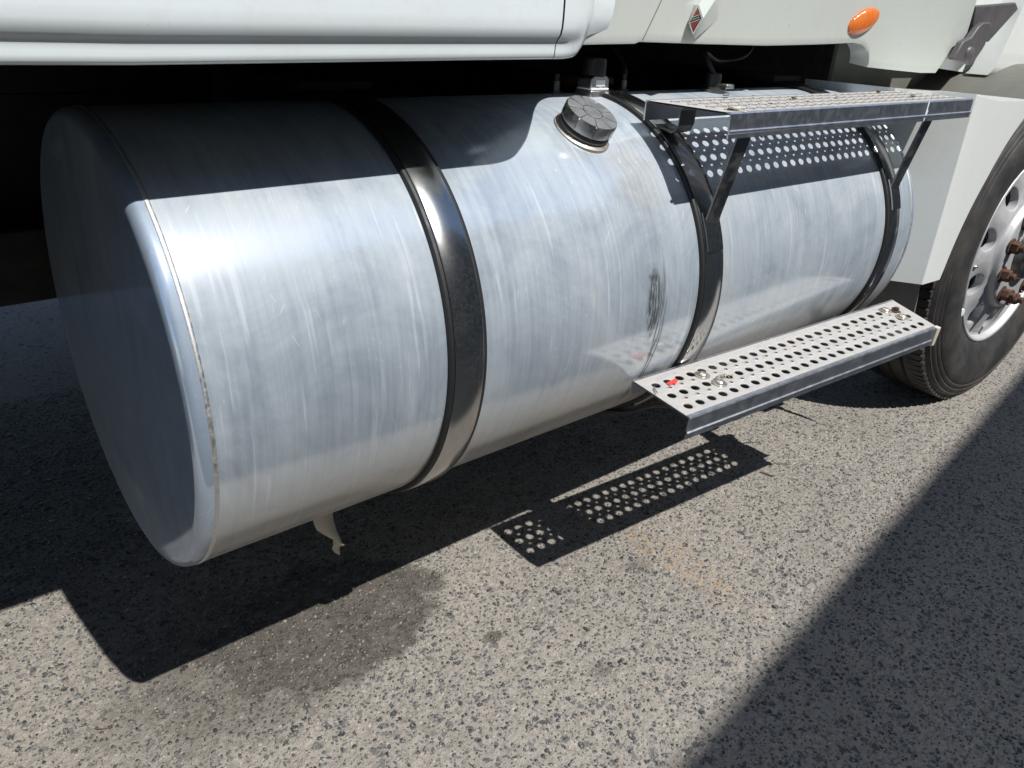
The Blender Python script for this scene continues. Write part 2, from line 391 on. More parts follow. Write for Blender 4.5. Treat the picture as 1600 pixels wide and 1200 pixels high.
# building behind the photographer whose roof edge shades the ground
H = 4.2
k = H / S.z
e0 = Vector((.591, -.67, 0)) + S * k; e1 = Vector((2.995, -.371, 0)) + S * k
u = (e1 - e0).normalized(); nrm = Vector((u.y, -u.x, 0))
bld = empty('building', (e0.x, e0.y, 0)); tag(bld, 'long grey metal clad building with concrete base facing the truck', 'building')
Mb = Matrix(((u.x, nrm.x, 0, 0), (u.y, nrm.y, 0, 0), (0, 0, 1, 0), (0, 0, 0, 1)))
mb = MB(); mb.box((-9, .02, 0), (14, 3, .95), Mb); mb.build('plinth', MT['plinth'], bld)
mb = MB(); xs = np.arange(-9, 14.01, .1)
v = []; f = []
for i, x in enumerate(xs):
    d = .05 + (.03 if i % 4 in (0, 1) else 0)
    v += [Mb @ Vector((x, d, .955)), Mb @ Vector((x, d, H-.18))]
for i in range(len(xs)-1): f.append((2*i, 2*i+2, 2*i+3, 2*i+1))
mb.add(v, f); mb.box((-9, .09, .955), (14, 3, H-.18), Mb); mb.build('cladding', MT['clad'], bld)
mb = MB(); mb.box((-9.1, 0, H-.17), (14.1, 3, H), Mb); mb.build('roof_edge', MT['plinth'], bld)

# ================================================================ the truck
truck = empty('truck', (0, 0, 0))
tag(truck, 'white truck with polished cylindrical fuel tank, perforated steps and front wheel', 'truck')
RT = 0.33; ZC = 0.6448; XE = 1.7755
def cyl(x, a, r): return (x, r*math.cos(a), ZC + r*math.sin(a))     # a: angle, 180 deg faces the yard

# --- tank shell with slight dents
nx, na = 320, 288
xs = np.linspace(.013, XE-.013, nx); an = np.linspace(0, 2*math.pi, na, endpoint=False)
X, A = np.meshgrid(xs, an, indexing='ij')
rad = np.full_like(X, RT)
for _ in range(26):
    cx, ca, sx, sa = RNG.uniform(.05, 1.7), RNG.uniform(1.6, 4.4), RNG.uniform(.05, .2), RNG.uniform(.12, .5)
    rad += RNG.uniform(-.0006, .0005) * np.exp(-((X-cx)/sx)**2 - ((A-ca)/sa)**2)
def ang(y, z): return math.atan2(z-ZC, y) % (2*math.pi)
a_d = ang(-.215, .895)
rad += -.0045*np.exp(-((X-.80)/.045)**2 - ((A-a_d)/.05)**2) + .003*np.exp(-((X-.79)/.05)**2 - ((A-a_d-.11)/.05)**2)
verts = np.stack([X, rad*np.cos(A), ZC + rad*np.sin(A)], -1).reshape(-1, 3)
I, J = np.meshgrid(np.arange(nx-1), np.arange(na), indexing='ij'); J2 = (J+1) % na
faces = np.stack([I*na+J, (I+1)*na+J, (I+1)*na+J2, I*na+J2], -1).reshape(-1, 4)
me = bpy.data.meshes.new('fuel_tank'); me.from_pydata(verts.tolist(), [], faces.tolist()); me.materials.append(MT['tank']); me.shade_smooth()
tank = bpy.data.objects.new('fuel_tank', me); COL.objects.link(tank); tank.parent = truck
tank['label'] = 'cylindrical brushed aluminium fuel tank'
MX0 = Matrix(((0, 0, -1, 0), (0, 1, 0, 0), (1, 0, 0, ZC), (0, 0, 0, 1)))     # local z -> -x
MX1 = Matrix(((0, 0, 1, XE), (0, 1, 0, 0), (-1, 0, 0, ZC), (0, 0, 0, 1)))    # local z -> +x
rc = .015; prof = [(0.0005, .016)]
for r_ in (.05, .1, .15, .2, .25, .285): prof.append((r_, .016 - .008*(r_/.315)**2))
for t in range(0, 9):
    a = R(90 - 11.25*t); prof.append((RT-rc+rc*math.cos(a), -.0075 + rc*math.sin(a)))
prof.append((RT, -.0128))
MB().lathe(prof, MX0, 144).build('end_cap', MT['cap'], tank, 60)
MB().lathe(prof, MX1, 144).build('end_cap', MT['cap'], tank, 60)
for x in (.0155, XE-.0155):
    MB().lathe([(RT-.002, -.004), (RT+.0006, -.003), (RT+.0011, 0), (RT+.0006, .003), (RT-.002, .004)], Matrix(((0,0,1,x),(0,1,0,0),(-1,0,0,ZC),(0,0,0,1))), 144).build('weld_seam', MT['weld'], tank, 60)

# --- straps with rubber liners
for i, (x0, x1) in enumerate(((.3519, .4183), (.9187, .9829), (1.6231, 1.6816))):
    Mx = Matrix(((0, 0, 1, (x0+x1)/2), (0, 1, 0, 0), (-1, 0, 0, ZC), (0, 0, 0, 1))); h = (x1-x0)/2
    b = h - .0075
    rr = RT + .0045
    st = MB().lathe([(rr, -b), (rr+.0036, -b), (rr+.0046, -b+.0015), (rr+.0048, 0), (rr+.0046, b-.0015), (rr+.0036, b), (rr, b)], Mx, 160, True).build('tank_strap', MT['strap'], truck, 35)
    MB().lathe([(RT+.0002, -h), (RT+.0055, -h), (RT+.0075, -h+.002), (RT+.0075, -b-.0006), (RT+.0042, -b-.0006), (RT+.0042, b+.0006), (RT+.0075, b+.0006), (RT+.0075, h-.002), (RT+.0055, h), (RT+.0002, h)], Mx, 160, True).build('rubber_liner', MT['rubber'], st, 50)
    # hanger behind the top of the strap
    MB().box((x0-.03, .02, ZC+RT+.012), (x1+.03, .44, ZC+RT+.026)).box((x0-.01, .10, ZC+RT-.1), (x1+.01, .44, ZC+RT+.012)).build('strap_hanger', MT['black'], st, bevel=.003)
    if i:
        # welded doubler plate under the strut foot
        mb = MB(); rr2 = rr + .0052
        prof = [(rr2, -b+.002), (rr2+.004, -b+.002), (rr2+.004, b-.002), (rr2, b-.002)]
        # lathe angle runs from local x (= -z) towards local y
        a_lo, a_hi = 180 - 0, 180 - 0
        aa = [-math.pi + .0, 0]
        v = []; f = []; nseg = 14; t0, t1 = R(180-27.5), R(180-15.5)
        for k_ in range(nseg+1):
            t = t0 + (t1-t0)*k_/nseg
            for (r_, hh) in prof: v.append(cyl((x0+x1)/2 + hh, t, r_))
        for k_ in range(nseg):
            for j in range(4): f.append((k_*4+j, k_*4+(j+1) % 4, (k_+1)*4+(j+1) % 4, (k_+1)*4+j))
        f += [(0, 1, 2, 3), (nseg*4+3, nseg*4+2, nseg*4+1, nseg*4)]
        mb.add(v, f).build('doubler_plate', MT['strap'], st, 40)
        # short end tab low on the strap
        v = []; f = []; t0, t1 = R(180+38), R(180+52)
        for k_ in range(nseg+1):
            t = t0 + (t1-t0)*k_/nseg
            for (r_, hh) in prof: v.append(cyl((x0+x1)/2 + hh*1.05, t, r_))
        for k_ in range(nseg):
            for j in range(4): f.append((k_*4+j, k_*4+(j+1) % 4, (k_+1)*4+(j+1) % 4, (k_+1)*4+j))
        f += [(0, 1, 2, 3), (nseg*4+3, nseg*4+2, nseg*4+1, nseg*4)]
        MB().add(v, f).build('end_tab', MT['step'], st, 40)

# --- filler neck and cap
tf = math.atan2(.288, -.16)
fc = Vector((.752, RT*math.cos(tf), ZC + RT*math.sin(tf))); fn = Vector((0.05, math.cos(tf), math.sin(tf))).normalized()
Mf = axis_matrix(fc, fn)
neck = MB().lathe([(.055, -.012), (.0525, -.0008), (.0485, .001), (.0445, .004), (.0435, .012), (.041, .014)], Mf, 48).build('filler_neck', MT['neck'], tank, 45)
capo = empty('filler_cap'); capo.parent = truck; capo.matrix_local = Mf @ Matrix.Translation((0, 0, -.004)) @ Matrix.Scale(.90, 4)
MB().lathe([(.050, .0125), (.0525, .0135), (.0525, .0185), (.050, .0195)], None, 48, True).build('gasket', MT['dark'], capo, 45)
nlob = 9; mb = MB()
prof_r = []
mb.lathe([(.0001, .047), (.019, .047), (.0195, .0463), (.0195, .043)], None, 48); mb.build('centre_disc', MT['chrome'], capo, 35)
mb = MB(); mb.lathe([(.0505, .020), (.0505, .0425), (.048, .0445), (.018, .0445), (.018, .040)], None, 64).build('cap_body', MT['chrome'], capo, 35)
for i in range(nlob):
    a0 = 2*math.pi*i/nlob + R(1.4); a1 = 2*math.pi*(i+1)/nlob - R(1.4)
    mb = MB(); sec = [(.0510, .022), (.0535, .023), (.0535, .0425), (.0515, .0465), (.0215, .0468), (.0215, .0447), (.0475, .0447), (.0510, .0425)]
    mb.lathe(sec, None, 5, True, a0, a1)
    n_ = len(sec); mb.f.append(tuple(j*6 for j in range(n_))); mb.f.append(tuple(j*6+5 for j in range(n_))[::-1])
    mb.build('grip_lobe', MT['chrome'], capo, 30)

# --- fittings on top of the tank
def on_top(px, py, y):                       # base of a fitting standing on the tank top at depth y
    p = at_y(px, py, y); z = ZC + math.sqrt(RT*RT - y*y); return Vector((p[0], y, z))
b = on_top(925, 150, -.02)
fit = empty('sender_fitting'); fit.parent = truck; fit.location = b
MB().box((-.026, -.022, -.003), (.026, .022, .010)).build('base_flange', MT['chrome'], fit, bevel=.002)
MB().box((-.024, -.020, .0105), (.024, .020, .014)).build('plate', MT['label'], fit, bevel=.001)
MB().prism([(-.024, .0145), (.024, .0145), (.024, .030), (.017, .036), (-.012, .036), (-.024, .030)], -.019, .019).build('hex_body', MT['chrome'], fit, bevel=.002)
MB().box((-.012, -.0205, .0175), (.012, -.0195, .0285)).build('label_plate', MT['label'], fit)
MB().lathe([(.001, .066), (.021, .066), (.0225, .064), (.0225, .0365)], None, 32).build('black_cap', MT['plastic'], fit, 40)
for px, hh, r_ in ((868, .022, .008), (972, .022, .008)):
    b = on_top(px, 146, .02)
    pf = MB().lathe([(r_*1.5, -.003), (r_*1.5, .004), (r_, .005), (r_, hh), (.001, hh+.001)], Matrix.Translation(b), 20).build('vent_fitting', MT['bar'], truck, 40)
    MB().lathe([(r_*.75, hh), (r_*.75, hh+.013), (.001, hh+.014)], Matrix.Translation(b), 16).build('hose_stub', MT['plastic'], pf, 40)
b = on_top(1112, 143, -.02)
pf = MB().lathe([(.030, -.004), (.030, .006), (.020, .007), (.020, .010)], Matrix.Translation(b), 28).build('return_fitting', MT['bar'], truck, 40)
MB().lathe([(.017, .008), (.017, .036), (.015, .038), (.001, .038)], Matrix.Translation(b), 24).build('black_cap', MT['plastic'], pf, 40)
MB().box((.006, -.034, .008), (.034, -.012, .017), Matrix.Translation(b)).build('hose_clamp', MT['chrome'], pf, bevel=.002)
b9 = on_top(972, 146, .02)
for pts in ([(b9.x, .02, b9.z+.03), (b9.x+.02, .05, b9.z+.055), (b9.x+.06, .2, 1.12), (b9.x+.07, .3, 1.3)], [(b.x, b.y, b.z+.034), (b.x+.01, .02, b.z+.075), (b.x+.15, .08, 1.03), (b.x+.32, .12, 1.05), (b.x+.45, .2, 1.15), (b.x+.5, .25, 1.3)]):
    c = bpy.data.curves.new('t', 'CURVE')
    P = [Vector(p) for p in pts]; sm = []
    for i in range(len(P)-1):
        p0, p1, p2, p3 = P[max(i-1, 0)], P[i], P[i+1], P[min(i+2, len(P)-1)]
        for t in np.linspace(0, 1, 8, endpoint=False):
            sm.append(.5*((2*p1) + (-p0+p2)*t + (2*p0-5*p1+4*p2-p3)*t*t + (-p0+3*p1-3*p2+p3)*t**3))
    sm.append(P[-1]); bpy.data.curves.remove(c)
    MB().tube(sm, .006, 8).build('fuel_line', MT['plastic'], truck, 60)

# --- perforated steps
def perforated(L, Wd, rows, pitch, rb, rs, th, margin):
    """plate in local x (length), y (0 .. Wd); rows: list of (kind, height) from front to back"""
    v = []; f = []
    def quad(x0, x1, y0, y1):
        o = len(v)
        for z in (0, -th):
            v.extend([(x0, y0, z), (x1, y0, z), (x1, y1, z), (x0, y1, z)])
        f.extend([(o, o+1, o+2, o+3), (o+7, o+6, o+5, o+4)])
    def cell(x0, x1, y0, y1, r, lip):
        o = len(v); n = 16; cx, cy = (x0+x1)/2, (y0+y1)/2; hx, hy = (x1-x0)/2, (y1-y0)/2
        outer = []
        for i in range(n):
            a = 2*math.pi*i/n + math.pi/4; c, s_ = math.cos(a), math.sin(a)
            t = 1/max(abs(c), abs(s_)); outer.append((cx+c*t*hx, cy+s_*t*hy))
        mid = [(cx+(r*1.32)*math.cos(2*math.pi*i/n+math.pi/4), cy+(r*1.32)*math.sin(2*math.pi*i/n+math.pi/4)) for i in range(n)]
        inner = [(cx+r*math.cos(2*math.pi*i/n+math.pi/4), cy+r*math.sin(2*math.pi*i/n+math.pi/4)) for i in range(n)]
        for p in outer: v.append((*p, 0))
        for p in mid: v.append((*p, 0))
        for p in inner: v.append((*p, lip))
        for p in inner: v.append((*p, -th))
        for p in outer: v.append((*p, -th))
        for i in range(n):
            j = (i+1) % n
            for k_ in range(4): f.append((o+k_*n+i, o+k_*n+j, o+(k_+1)*n+j, o+(k_+1)*n+i))
    y = 0; nb = int((L-2*margin)/pitch); x0 = (L-nb*pitch)/2
    for kind, h in rows:
        if kind == 'p': quad(0, L, y, y+h)
        elif kind == 'b':
            quad(0, x0, y, y+h); quad(x0+nb*pitch, L, y, y+h)
            for i in range(nb): cell(x0+i*pitch, x0+(i+1)*pitch, y, y+h, rb, -.0012)
        else:
            quad(0, x0+pitch/2, y, y+h); quad(x0+(nb-.5)*pitch, L, y, y+h)
            for i in range(nb-1): cell(x0+(i+.5)*pitch, x0+(i+1.5)*pitch, y, y+h, rs, .0012)
        y += h
    return v, f
def flange_profile(h, t=.003, bead=.66, out=.004):
    # profile in y (outwards negative), z down from 0
    o = [(0.006, .0008), (-.001, .0006), (-.003, -.002), (-.003, -h*bead), (-.003-out*.6, -h*bead-.002), (-.003-out*.6, -h*bead-.005), (-.003-out*.2, -h*bead-.007), (-.003-out*.2, -h)]
    i = [(y+t, z) for y, z in o[2:]][::-1]
    return o + i + [(.006, -.0024)]
def make_step(name, L, Wd, rows, pitch, rb, rs, M, hf, hb, label):
    root = empty(name); root.parent = truck; root.matrix_local = M; root['label'] = label
    v, f = perforated(L, Wd, rows, pitch, rb, rs, .003, .012)
    skew = .34 if name == 'lower_step' else 0          # the far end of the lower tread is cut at a slant
    v = [(x + y*skew*min(1, max(0, (x-.5)/(L-.5))), y, z) for x, y, z in v]
    MB().add(v, f).build('tread', MT['step'], root, 50, fix=False)
    mb = MB().extrude_x(flange_profile(hf), 0, L); mb.build('front_flange', MT['flange'], root, 25)
    mb = MB().extrude_x([(Wd-.004, .0006), (Wd+.002, .0005), (Wd+.003, -.002), (Wd+.003, -hb), (Wd, -hb), (Wd, -.0026), (Wd-.004, -.0026)], 0, L + Wd*skew); mb.build('rear_flange', MT['flange'], root, 25)
    return root
# lower step: splayed a little away from the tank
lf = Vector((.784, -.447, .493)); yaw = -4.0
Ml = Matrix.Translation(lf) @ Matrix.Rotation(R(yaw), 4, 'Z') @ Matrix.Rotation(R(-.7), 4, 'Y') @ Matrix.Rotation(R(5.0), 4, 'X')
low = make_step('lower_step', .838, .142, [('p', .016), ('b', .026), ('s', .0145), ('b', .026), ('s', .0145), ('b', .026), ('p', .019)], .0312, .0088, .0038, Ml, .044, .030, 'lower perforated aluminium step below the tank side')
Mu = Matrix.Translation((.888, -.357, .982))
up = make_step('upper_step', .950, .178, [('p', .012), ('b', .0255), ('s', .013), ('b', .0255), ('s', .013), ('b', .0255), ('s', .013), ('b', .0255), ('p', .025)], .0312, .0088, .0038, Mu, .041, .034, 'upper perforated aluminium step above the tank side')
# raised grip lips round the far side of the holes in the upper tread
mb = MB()
for i in range(29):
    for j in range(4):
        x = .0382 + i*.0312; y = .012 + .01275 + j*.0385
        mb.tube([(x + .0112*math.cos(t), y + .0112*math.sin(t), .0008) for t in np.linspace(.15, math.pi-.15, 7)], [.0006, .0013, .0016, .0017, .0016, .0013, .0006], 5)
g = mb.build('grip_lips', MT['step'], up, 60); g['kind'] = 'stuff'
# bolts through the lower tread
for px, py, mat in ((1097, 587, 'bolt'), (1124, 599, 'bolt'), (1383, 486, 'bolt'), (1409, 496, 'bolt'), (1399, 487, 'rust')):
    p = Ml.inverted() @ Vector(at_z(px, py, .503))
    if mat == 'bolt':
        bo = MB().lathe([(.015, .0002), (.015, .0018), (.0105, .0022), (.0095, .005), (.006, .0075), (.0005, .0085)], None, 20).build('bolt', MT['bolt'], low, 35)
    else:
        bo = MB().lathe([(.012, .0002), (.012, .003), (.006, .0032), (.006, .011), (.0005, .012)], None, 6).build('bolt', MT['rust'], low, 25)
    q_ = Ml.inverted() @ Vector(CAM); d_ = Ml.inverted().to_3x3() @ Vector(ray(px, py)); q_ = q_ + d_*(-q_.z/d_.z)
    bo.location = (q_.x, q_.y, 0)
# taped end of the lower step and the painted nick on the upper step
MB().box((.826, -.0085, -.045), (.8405, .004, .0022)).build('end_tape', MT['tape'], low, bevel=.0015)
MB().add([(.712, -.0042, .001), (.719, -.0042, .0012), (.717, -.0042, -.016), (.722, -.0042, -.020), (.716, -.0046, -.030), (.712, -.0044, -.041), (.709, -.0044, -.040), (.711, -.0042, -.018)], [(0, 1, 2, 3, 4, 5, 6, 7)]).build('paint_chip', MT['label'], up, fix=False)
# arms carrying the lower step, wrapping under the tank
for x in (.952, 1.60):
    mb = MB(); v = []; f = []; hw = .024
    path = [(-.445 - (x-.78)*.04, .452), (-.40 - (x-.78)*.03, .446), (-.33, .424), (-.26, .398), (-.18, .345), (-.09, .312), (.03, .306), (.2, .36), (.42, .60)]
    for y, z in path:
        for dx, dz in ((-hw, 0), (hw, 0), (hw, -.008), (-hw, -.008)): v.append((x+dx, y, z+dz))
    for i in range(len(path)-1):
        for j in range(4): f.append((i*4+j, i*4+(j+1) % 4, (i+1)*4+(j+1) % 4, (i+1)*4+j))
    f += [(3, 2, 1, 0), tuple(len(v)-4+k_ for k_ in range(4))]
    arm = mb.add(v, f).build('step_arm', MT['bar'], truck, bevel=.0015)
    MB().prism([(x-.05, .4585), (x+.055, .4585), (x+.055, .495), (x-.05, .495)], -.315-(x-.78)*.04, -.311-(x-.78)*.04).box((x-.05, -.435-(x-.78)*.045, .4535), (x+.055, -.315-(x-.78)*.04, .4580)).build('arm_plate', MT['bar'], arm, bevel=.001)
# flat struts from the straps to the upper step
for x0, x1 in ((.9262, .9754), (1.629, 1.676)):
    xc = (x0+x1)/2; hw = .0195
    a0 = Vector((xc, -.313, .772)); a1 = Vector((xc, -.316, .795)); a2 = Vector((xc+.004, -.349, .943)); a3 = Vector((xc+.004, -.346, .972))
    v = []; f = []
    for p, dy in ((a0, 0), (a1, 0), (a2, 0), (a3, 0)):
        for dx, d in ((-hw, 0), (hw, 0), (hw, .005), (-hw, .005)): v.append((p.x+dx, p.y+d, p.z))
    for i in range(3):
        for j in range(4): f.append((i*4+j, i*4+(j+1) % 4, (i+1)*4+(j+1) % 4, (i+1)*4+j))
    f += [(3, 2, 1, 0), (12, 13, 14, 15)]
    MB().add(v, f).build('step_strut', MT['bar'], truck, bevel=.001)
    # U bracket under the rear of the upper step
    mb = MB(); yb = -.180; pr_ = []
    for y, z in ((-.30, .9785), (-.235, .9785), (-.228, .974), (-.225, .966), (-.225, .945), (-.221, .936), (-.212, .932), (-.172, .939)): pr_.append((y, z))
    v = []; f = []
    for y, z in pr_:
        for dx, dz in ((-.022, 0), (.022, 0), (.022, -.004), (-.022, -.004)): v.append((xc+dx, y+(0 if dz == 0 else .002), z+dz))
    for i in range(len(pr_)-1):
        for j in range(4): f.append((i*4+j, i*4+(j+1) % 4, (i+1)*4+(j+1) % 4, (i+1)*4+j))
    f += [(3, 2, 1, 0), tuple(len(v)-4+k_ for k_ in range(4))]
    mb.add(v, f).build('step_bracket', MT['bar'], truck, 50)

# --- wheel (front, on the ground)
WX, WY, WZ = 2.572, -.3314, .4995; RTY = .5116
Mw = Matrix.Translation((WX, WY, WZ)) @ Matrix.Rotation(R(-1.85), 4, 'Z')
# local: lathe axis z -> -y (outboard)
Lw = Matrix(((1, 0, 0, 0), (0, 0, -1, 0), (0, 1, 0, 0), (0, 0, 0, 1)))
wheel = empty('front_wheel'); wheel.parent = truck; wheel.matrix_local = Mw @ Lw
wheel['label'] = 'front wheel with aluminium disc, round hand holes and rusty nuts'
side = [(.292, -.25), (.296, -.006), (.302, .002), (.312, .006), (.345, .019), (.385, .026), (.42, .024), (.446, .018), (.448, .0155), (.452, .0155), (.454, .0175), (.463, .0145), (.465, .012), (.469, .012), (.471, .0135), (.480, .009), (.482, .0065), (.486, .0065), (.488, .007), (.497, -.003), (.506, -.014), (.5095, -.022)]
tread = []
y = -.022
for gx in (-.075, -.125, -.175):
    tread += [(RTY, gx+.006), (.498, gx+.004), (.498, gx-.004), (RTY, gx-.006)]
prof = side + tread + [(.5095, -.228), (.497, -.247), (.46, -.262), (.40, -.27), (.32, -.255), (.292, -.25)]
tyre = MB().lathe(prof, None, 160).build('tyre', MT['tyre'], wheel, 40)
# shoulder lugs
mb = MB(); nl = 110
for i in range(nl):
    a = 2*math.pi*i/nl; Mr = Matrix.Rotation(a, 4, 'Z')
    mb.box((.4985, -.0095, -.058), (RTY+.0002, .0095, -.004), Mr)
lg = mb.build('shoulder_lugs', MT['tyre'], wheel); lg['kind'] = 'stuff'
# rim flange and disc
mb = MB().lathe([(.270, -.045), (.281, -.02), (.288, -.004), (.291, .003), (.2955, .006), (.3005, .0055), (.3035, .002), (.3035, -.004), (.297, -.010), (.29, -.10), (.28, -.24)], None, 128)
mb.build('rim_flange', MT['rim'], wheel, 50)
NH = 10; ro, ri = .272, .183
def disc_h(r):                       # disc height outwards over the radius
    t = min(1, max(0, (.272-r)/(.272-.183))); return -.013 + .024*t
v = []; f = []; n = 24; rh = .034; rm = .2275
for s_ in range(NH):
    am_ = R(163.0) + 2*math.pi*s_/NH; ha = math.pi/NH
    o = len(v); rings = []
    def polar(a, r, h): return (r*math.cos(a), r*math.sin(a), h)
    outer = []
    for i in range(n):
        t = 2*math.pi*(i+.5)/n + math.pi/4; c, sn = math.cos(t), math.sin(t); q = 1/max(abs(c), abs(sn))
        r = (ro+ri)/2 + c*q*(ro-ri)/2; a = am_ + sn*q*ha; outer.append((a, r))
    # snap nearest samples to the four corners
    for cr, ca in ((1, 1), (1, -1), (-1, 1), (-1, -1)):
        tr, ta = (ro+ri)/2 + cr*(ro-ri)/2, am_ + ca*ha
        kk = min(range(n), key=lambda q_: abs((outer[q_][1]-tr)/(ro-ri)) + abs((outer[q_][0]-ta)/(2*ha))); outer[kk] = (ta, tr)
    for a, r in outer: v.append(polar(a, r, disc_h(r)))
    for ex, hz in ((1.14, .0), (1.0, -.003), (.97, -.026)):
        for i in range(n):
            t = 2*math.pi*(i+.5)/n + math.pi/4
            dx = rh*ex*math.cos(t); dy = rh*ex*math.sin(t)
            r = rm + dx; a = am_ + dy/rm; v.append(polar(a, r, disc_h(r)+hz))
    for i in range(n):
        j = (i+1) % n
        for k_ in range(3): f.append((o+k_*n+i, o+k_*n+j, o+(k_+1)*n+j, o+(k_+1)*n+i))
disc = MB().add(v, f)
disc.lathe([(.288, -.004), (.284, -.012), (.278, -.0145), (ro, -.013)], None, 128)
disc.lathe([(ri, .011), (.178, .013), (.174, .018), (.171, .026), (.167, .031), (.160, .0335), (.150, .034), (.086, .034), (.084, .02)], None, 128)
disc.build('disc', MT['rim'], wheel, 40)
MB().lathe([(.001, .062), (.06, .062), (.072, .056), (.080, .036), (.082, .0)], None, 48).build('hub', MT['bar'], wheel, 40)
for i in range(10):
    a = R(18) + 2*math.pi*i/10
    nut = MB(); Mn = Matrix.Translation((.1425*math.cos(a), .1425*math.sin(a), 0)) @ Matrix.Rotation(a*3.1, 4, 'Z')
    nut.lathe([(.026, .0335), (.026, .037), (.0205, .038)], Mn, 20)
    nut.lathe([(.0195, .0375), (.0195, .057), (.0165, .0595), (.001, .0595)], Mn, 6)
    nut.lathe([(.0105, .059), (.0105, .072), (.009, .074), (.0005, .074)], Mn, 14)
    nut.build('lug_nut', MT['rust'], wheel, 30)
MB().lathe([(.0125, .0), (.0125, .006), (.001, .0065)], Matrix.Translation((.318*math.cos(R(208)), .318*math.sin(R(208)), .006)), 8).build('balance_weight', MT['label'], wheel, 30)
tb = []
for t in np.linspace(0, 1, 8): tb.append((.262 - .02*t, .0, -.032 + .03*math.sin(t*2.2)))
MB().tube([Matrix.Rotation(R(183), 4, 'Z') @ Vector(p) for p in tb], .004, 8).build('valve_stem', MT['chrome'], wheel, 50)
MB().lathe([(.28, -.245), (.20, -.20), (.0005, -.2)], None, 64).build('brake_drum', MT['black'], wheel, 40)

# rear axle: unseen twin tyres added behind the tank to block low light
for yy in (-.33, .02, 1.50, 1.85):
    rw = bpy.data.objects.new('rear_tyre_blocker', tyre.data); COL.objects.link(rw); rw.parent = truck
    rw.matrix_local = Matrix.Translation((-1.42, yy, WZ+.012)) @ Lw
MB().tube([(-1.42, -.1, .52), (-1.42, 1.9, .52)], .09, 16).build('rear_axle', MT['black'], truck, 60)

# --- white bodywork
# fairing: profile swept along a plan path, bottom lip at z 1.05
def sweep(path, prof):
    """path: (x, y, nx, ny, dz) ; prof: (outward offset, z)"""
    v = []; f = []; n = len(prof)
    for x, y, a, b_, dz in path:
        for o, z in prof: v.append((x + a*o, y + b_*o, z + dz*max(0, 1 - max(0, z-1.1)/.3)))
    for i in range(len(path)-1):
        for j in range(n-1): f.append((i*n+j, i*n+j+1, (i+1)*n+j+1, (i+1)*n+j))
    return v, f
lipprof = [(.012, 2.95), (.012, 1.35), (.012, 1.16), (.0118, 1.10), (.0112, 1.088), (.009, 1.079), (.004, 1.072), (.0016, 1.0685), (.0008, 1.065), (.0005, 1.061), (.0003, 1.057), (-.0004, 1.052), (-.0026, 1.0492), (-.008, 1.048), (-.03, 1.049), (-.06, 1.062)]
tag_path = [(-3.2, -.31, 0, -1, 0)] + [(x, -.31, 0, -1, .0085*max(0, x)/.53) for x in np.linspace(-.6, .534, 24)]
v, f = sweep(tag_path, lipprof); fair = MB().add(v, f).build('side_fairing', MT['white'], truck, 50); fair['label'] = 'white side fairing above the rear half of the tank'
ctrl = [(.5355, -.31), (.585, -.300), (.628, -.268), (.668, -.222), (.71, -.172), (.755, -.130), (.80, -.105), (.86, -.092)]
P = [Vector((x, y, 0)) for x, y in ctrl]; pts = []
for i in range(len(P)-1):
    p0, p1, p2, p3 = P[max(i-1, 0)], P[i], P[i+1], P[min(i+2, len(P)-1)]
    for t in np.linspace(0, 1, 8, endpoint=False): pts.append(.5*((2*p1) + (-p0+p2)*t + (2*p0-5*p1+4*p2-p3)*t*t + (-p0+3*p1-3*p2+p3)*t**3))
pts.append(P[-1]); cpath = []
for i, p in enumerate(pts):
    t = (pts[min(i+1, len(pts)-1)] - pts[max(i-1, 0)]).normalized()
    cpath.append((p.x, p.y, t.y, -t.x, .0085 + .02*max(0, (p.x-.60)/.26)))
plain = [(.012, 2.95), (.012, 1.35), (.012, 1.16), (.012, 1.125), (.0118, 1.112), (.0112, 1.10), (.010, 1.09), (.008, 1.081), (.005, 1.073), (.0015, 1.066), (-.003, 1.060), (-.008, 1.0555), (-.014, 1.052), (-.020, 1.050), (-.035, 1.050), (-.06, 1.062)]
v = []; f = []; n = len(plain)
for x, y, a, b_, dz in cpath:
    t = min(1, max(0, (x-.545)/.11)); t = t*t*(3-2*t)
    for (o0, z0), (o1, z1) in zip(lipprof, plain):
        o_ = o0+(o1-o0)*t; z = z0+(z1-z0)*t; v.append((x+a*o_, y+b_*o_, z+dz*max(0, 1-max(0, z-1.1)/.3)))
for i in range(len(cpath)-1):
    for j in range(n-1): f.append((i*n+j, i*n+j+1, (i+1)*n+j+1, (i+1)*n+j))
MB().add(v, f).build('fairing_corner', MT['white'], truck, 60)
v, f = sweep([(.525, -.306, 0, -1, .0085), (.545, -.306, 0, -1, .0085)], lipprof[:-2]); MB().add(v, f).build('seam_backing', MT['black'], truck, 60)

# cab side: surface y = fs(x)
def fs(x):
    t = min(1, max(0, (x-1.55)/.55)); return -.092 - .085*t*t*(3-2*t)
outline = []
def add_px(lst):
    for px, py in lst:
        p = at_surf(px, py, fs); outline.append((p[0], p[2]))
add_px([(917, 70), (960, 69), (993, 68.5), (1000, 65.5), (1100, 69), (1200, 71.5), (1280, 69.5), (1335, 67)])
add_px([(1347, 69.5), (1353, 75), (1357, 84), (1357.5, 95), (1354, 105), (1400, 110), (1440, 114), (1463, 114)])
add_px([(1474, 99), (1505, 70), (1513, 40), (1520, 0), (1524, -25)])
zt = 1.30
pts_ = [(outline[0][0]-.06, outline[0][1]-.002)] + outline
low_pts = [pts_[0]]
for x, z in pts_[1:]: low_pts.append((max(x, low_pts[-1][0]+.0012), z))
v = []; f = []; cols = []; rows = 12
def ybody(x, z):
    t = min(1, max(0, (z-1.06)/.24)); return fs(x) - .002*math.sin(math.pi*t)
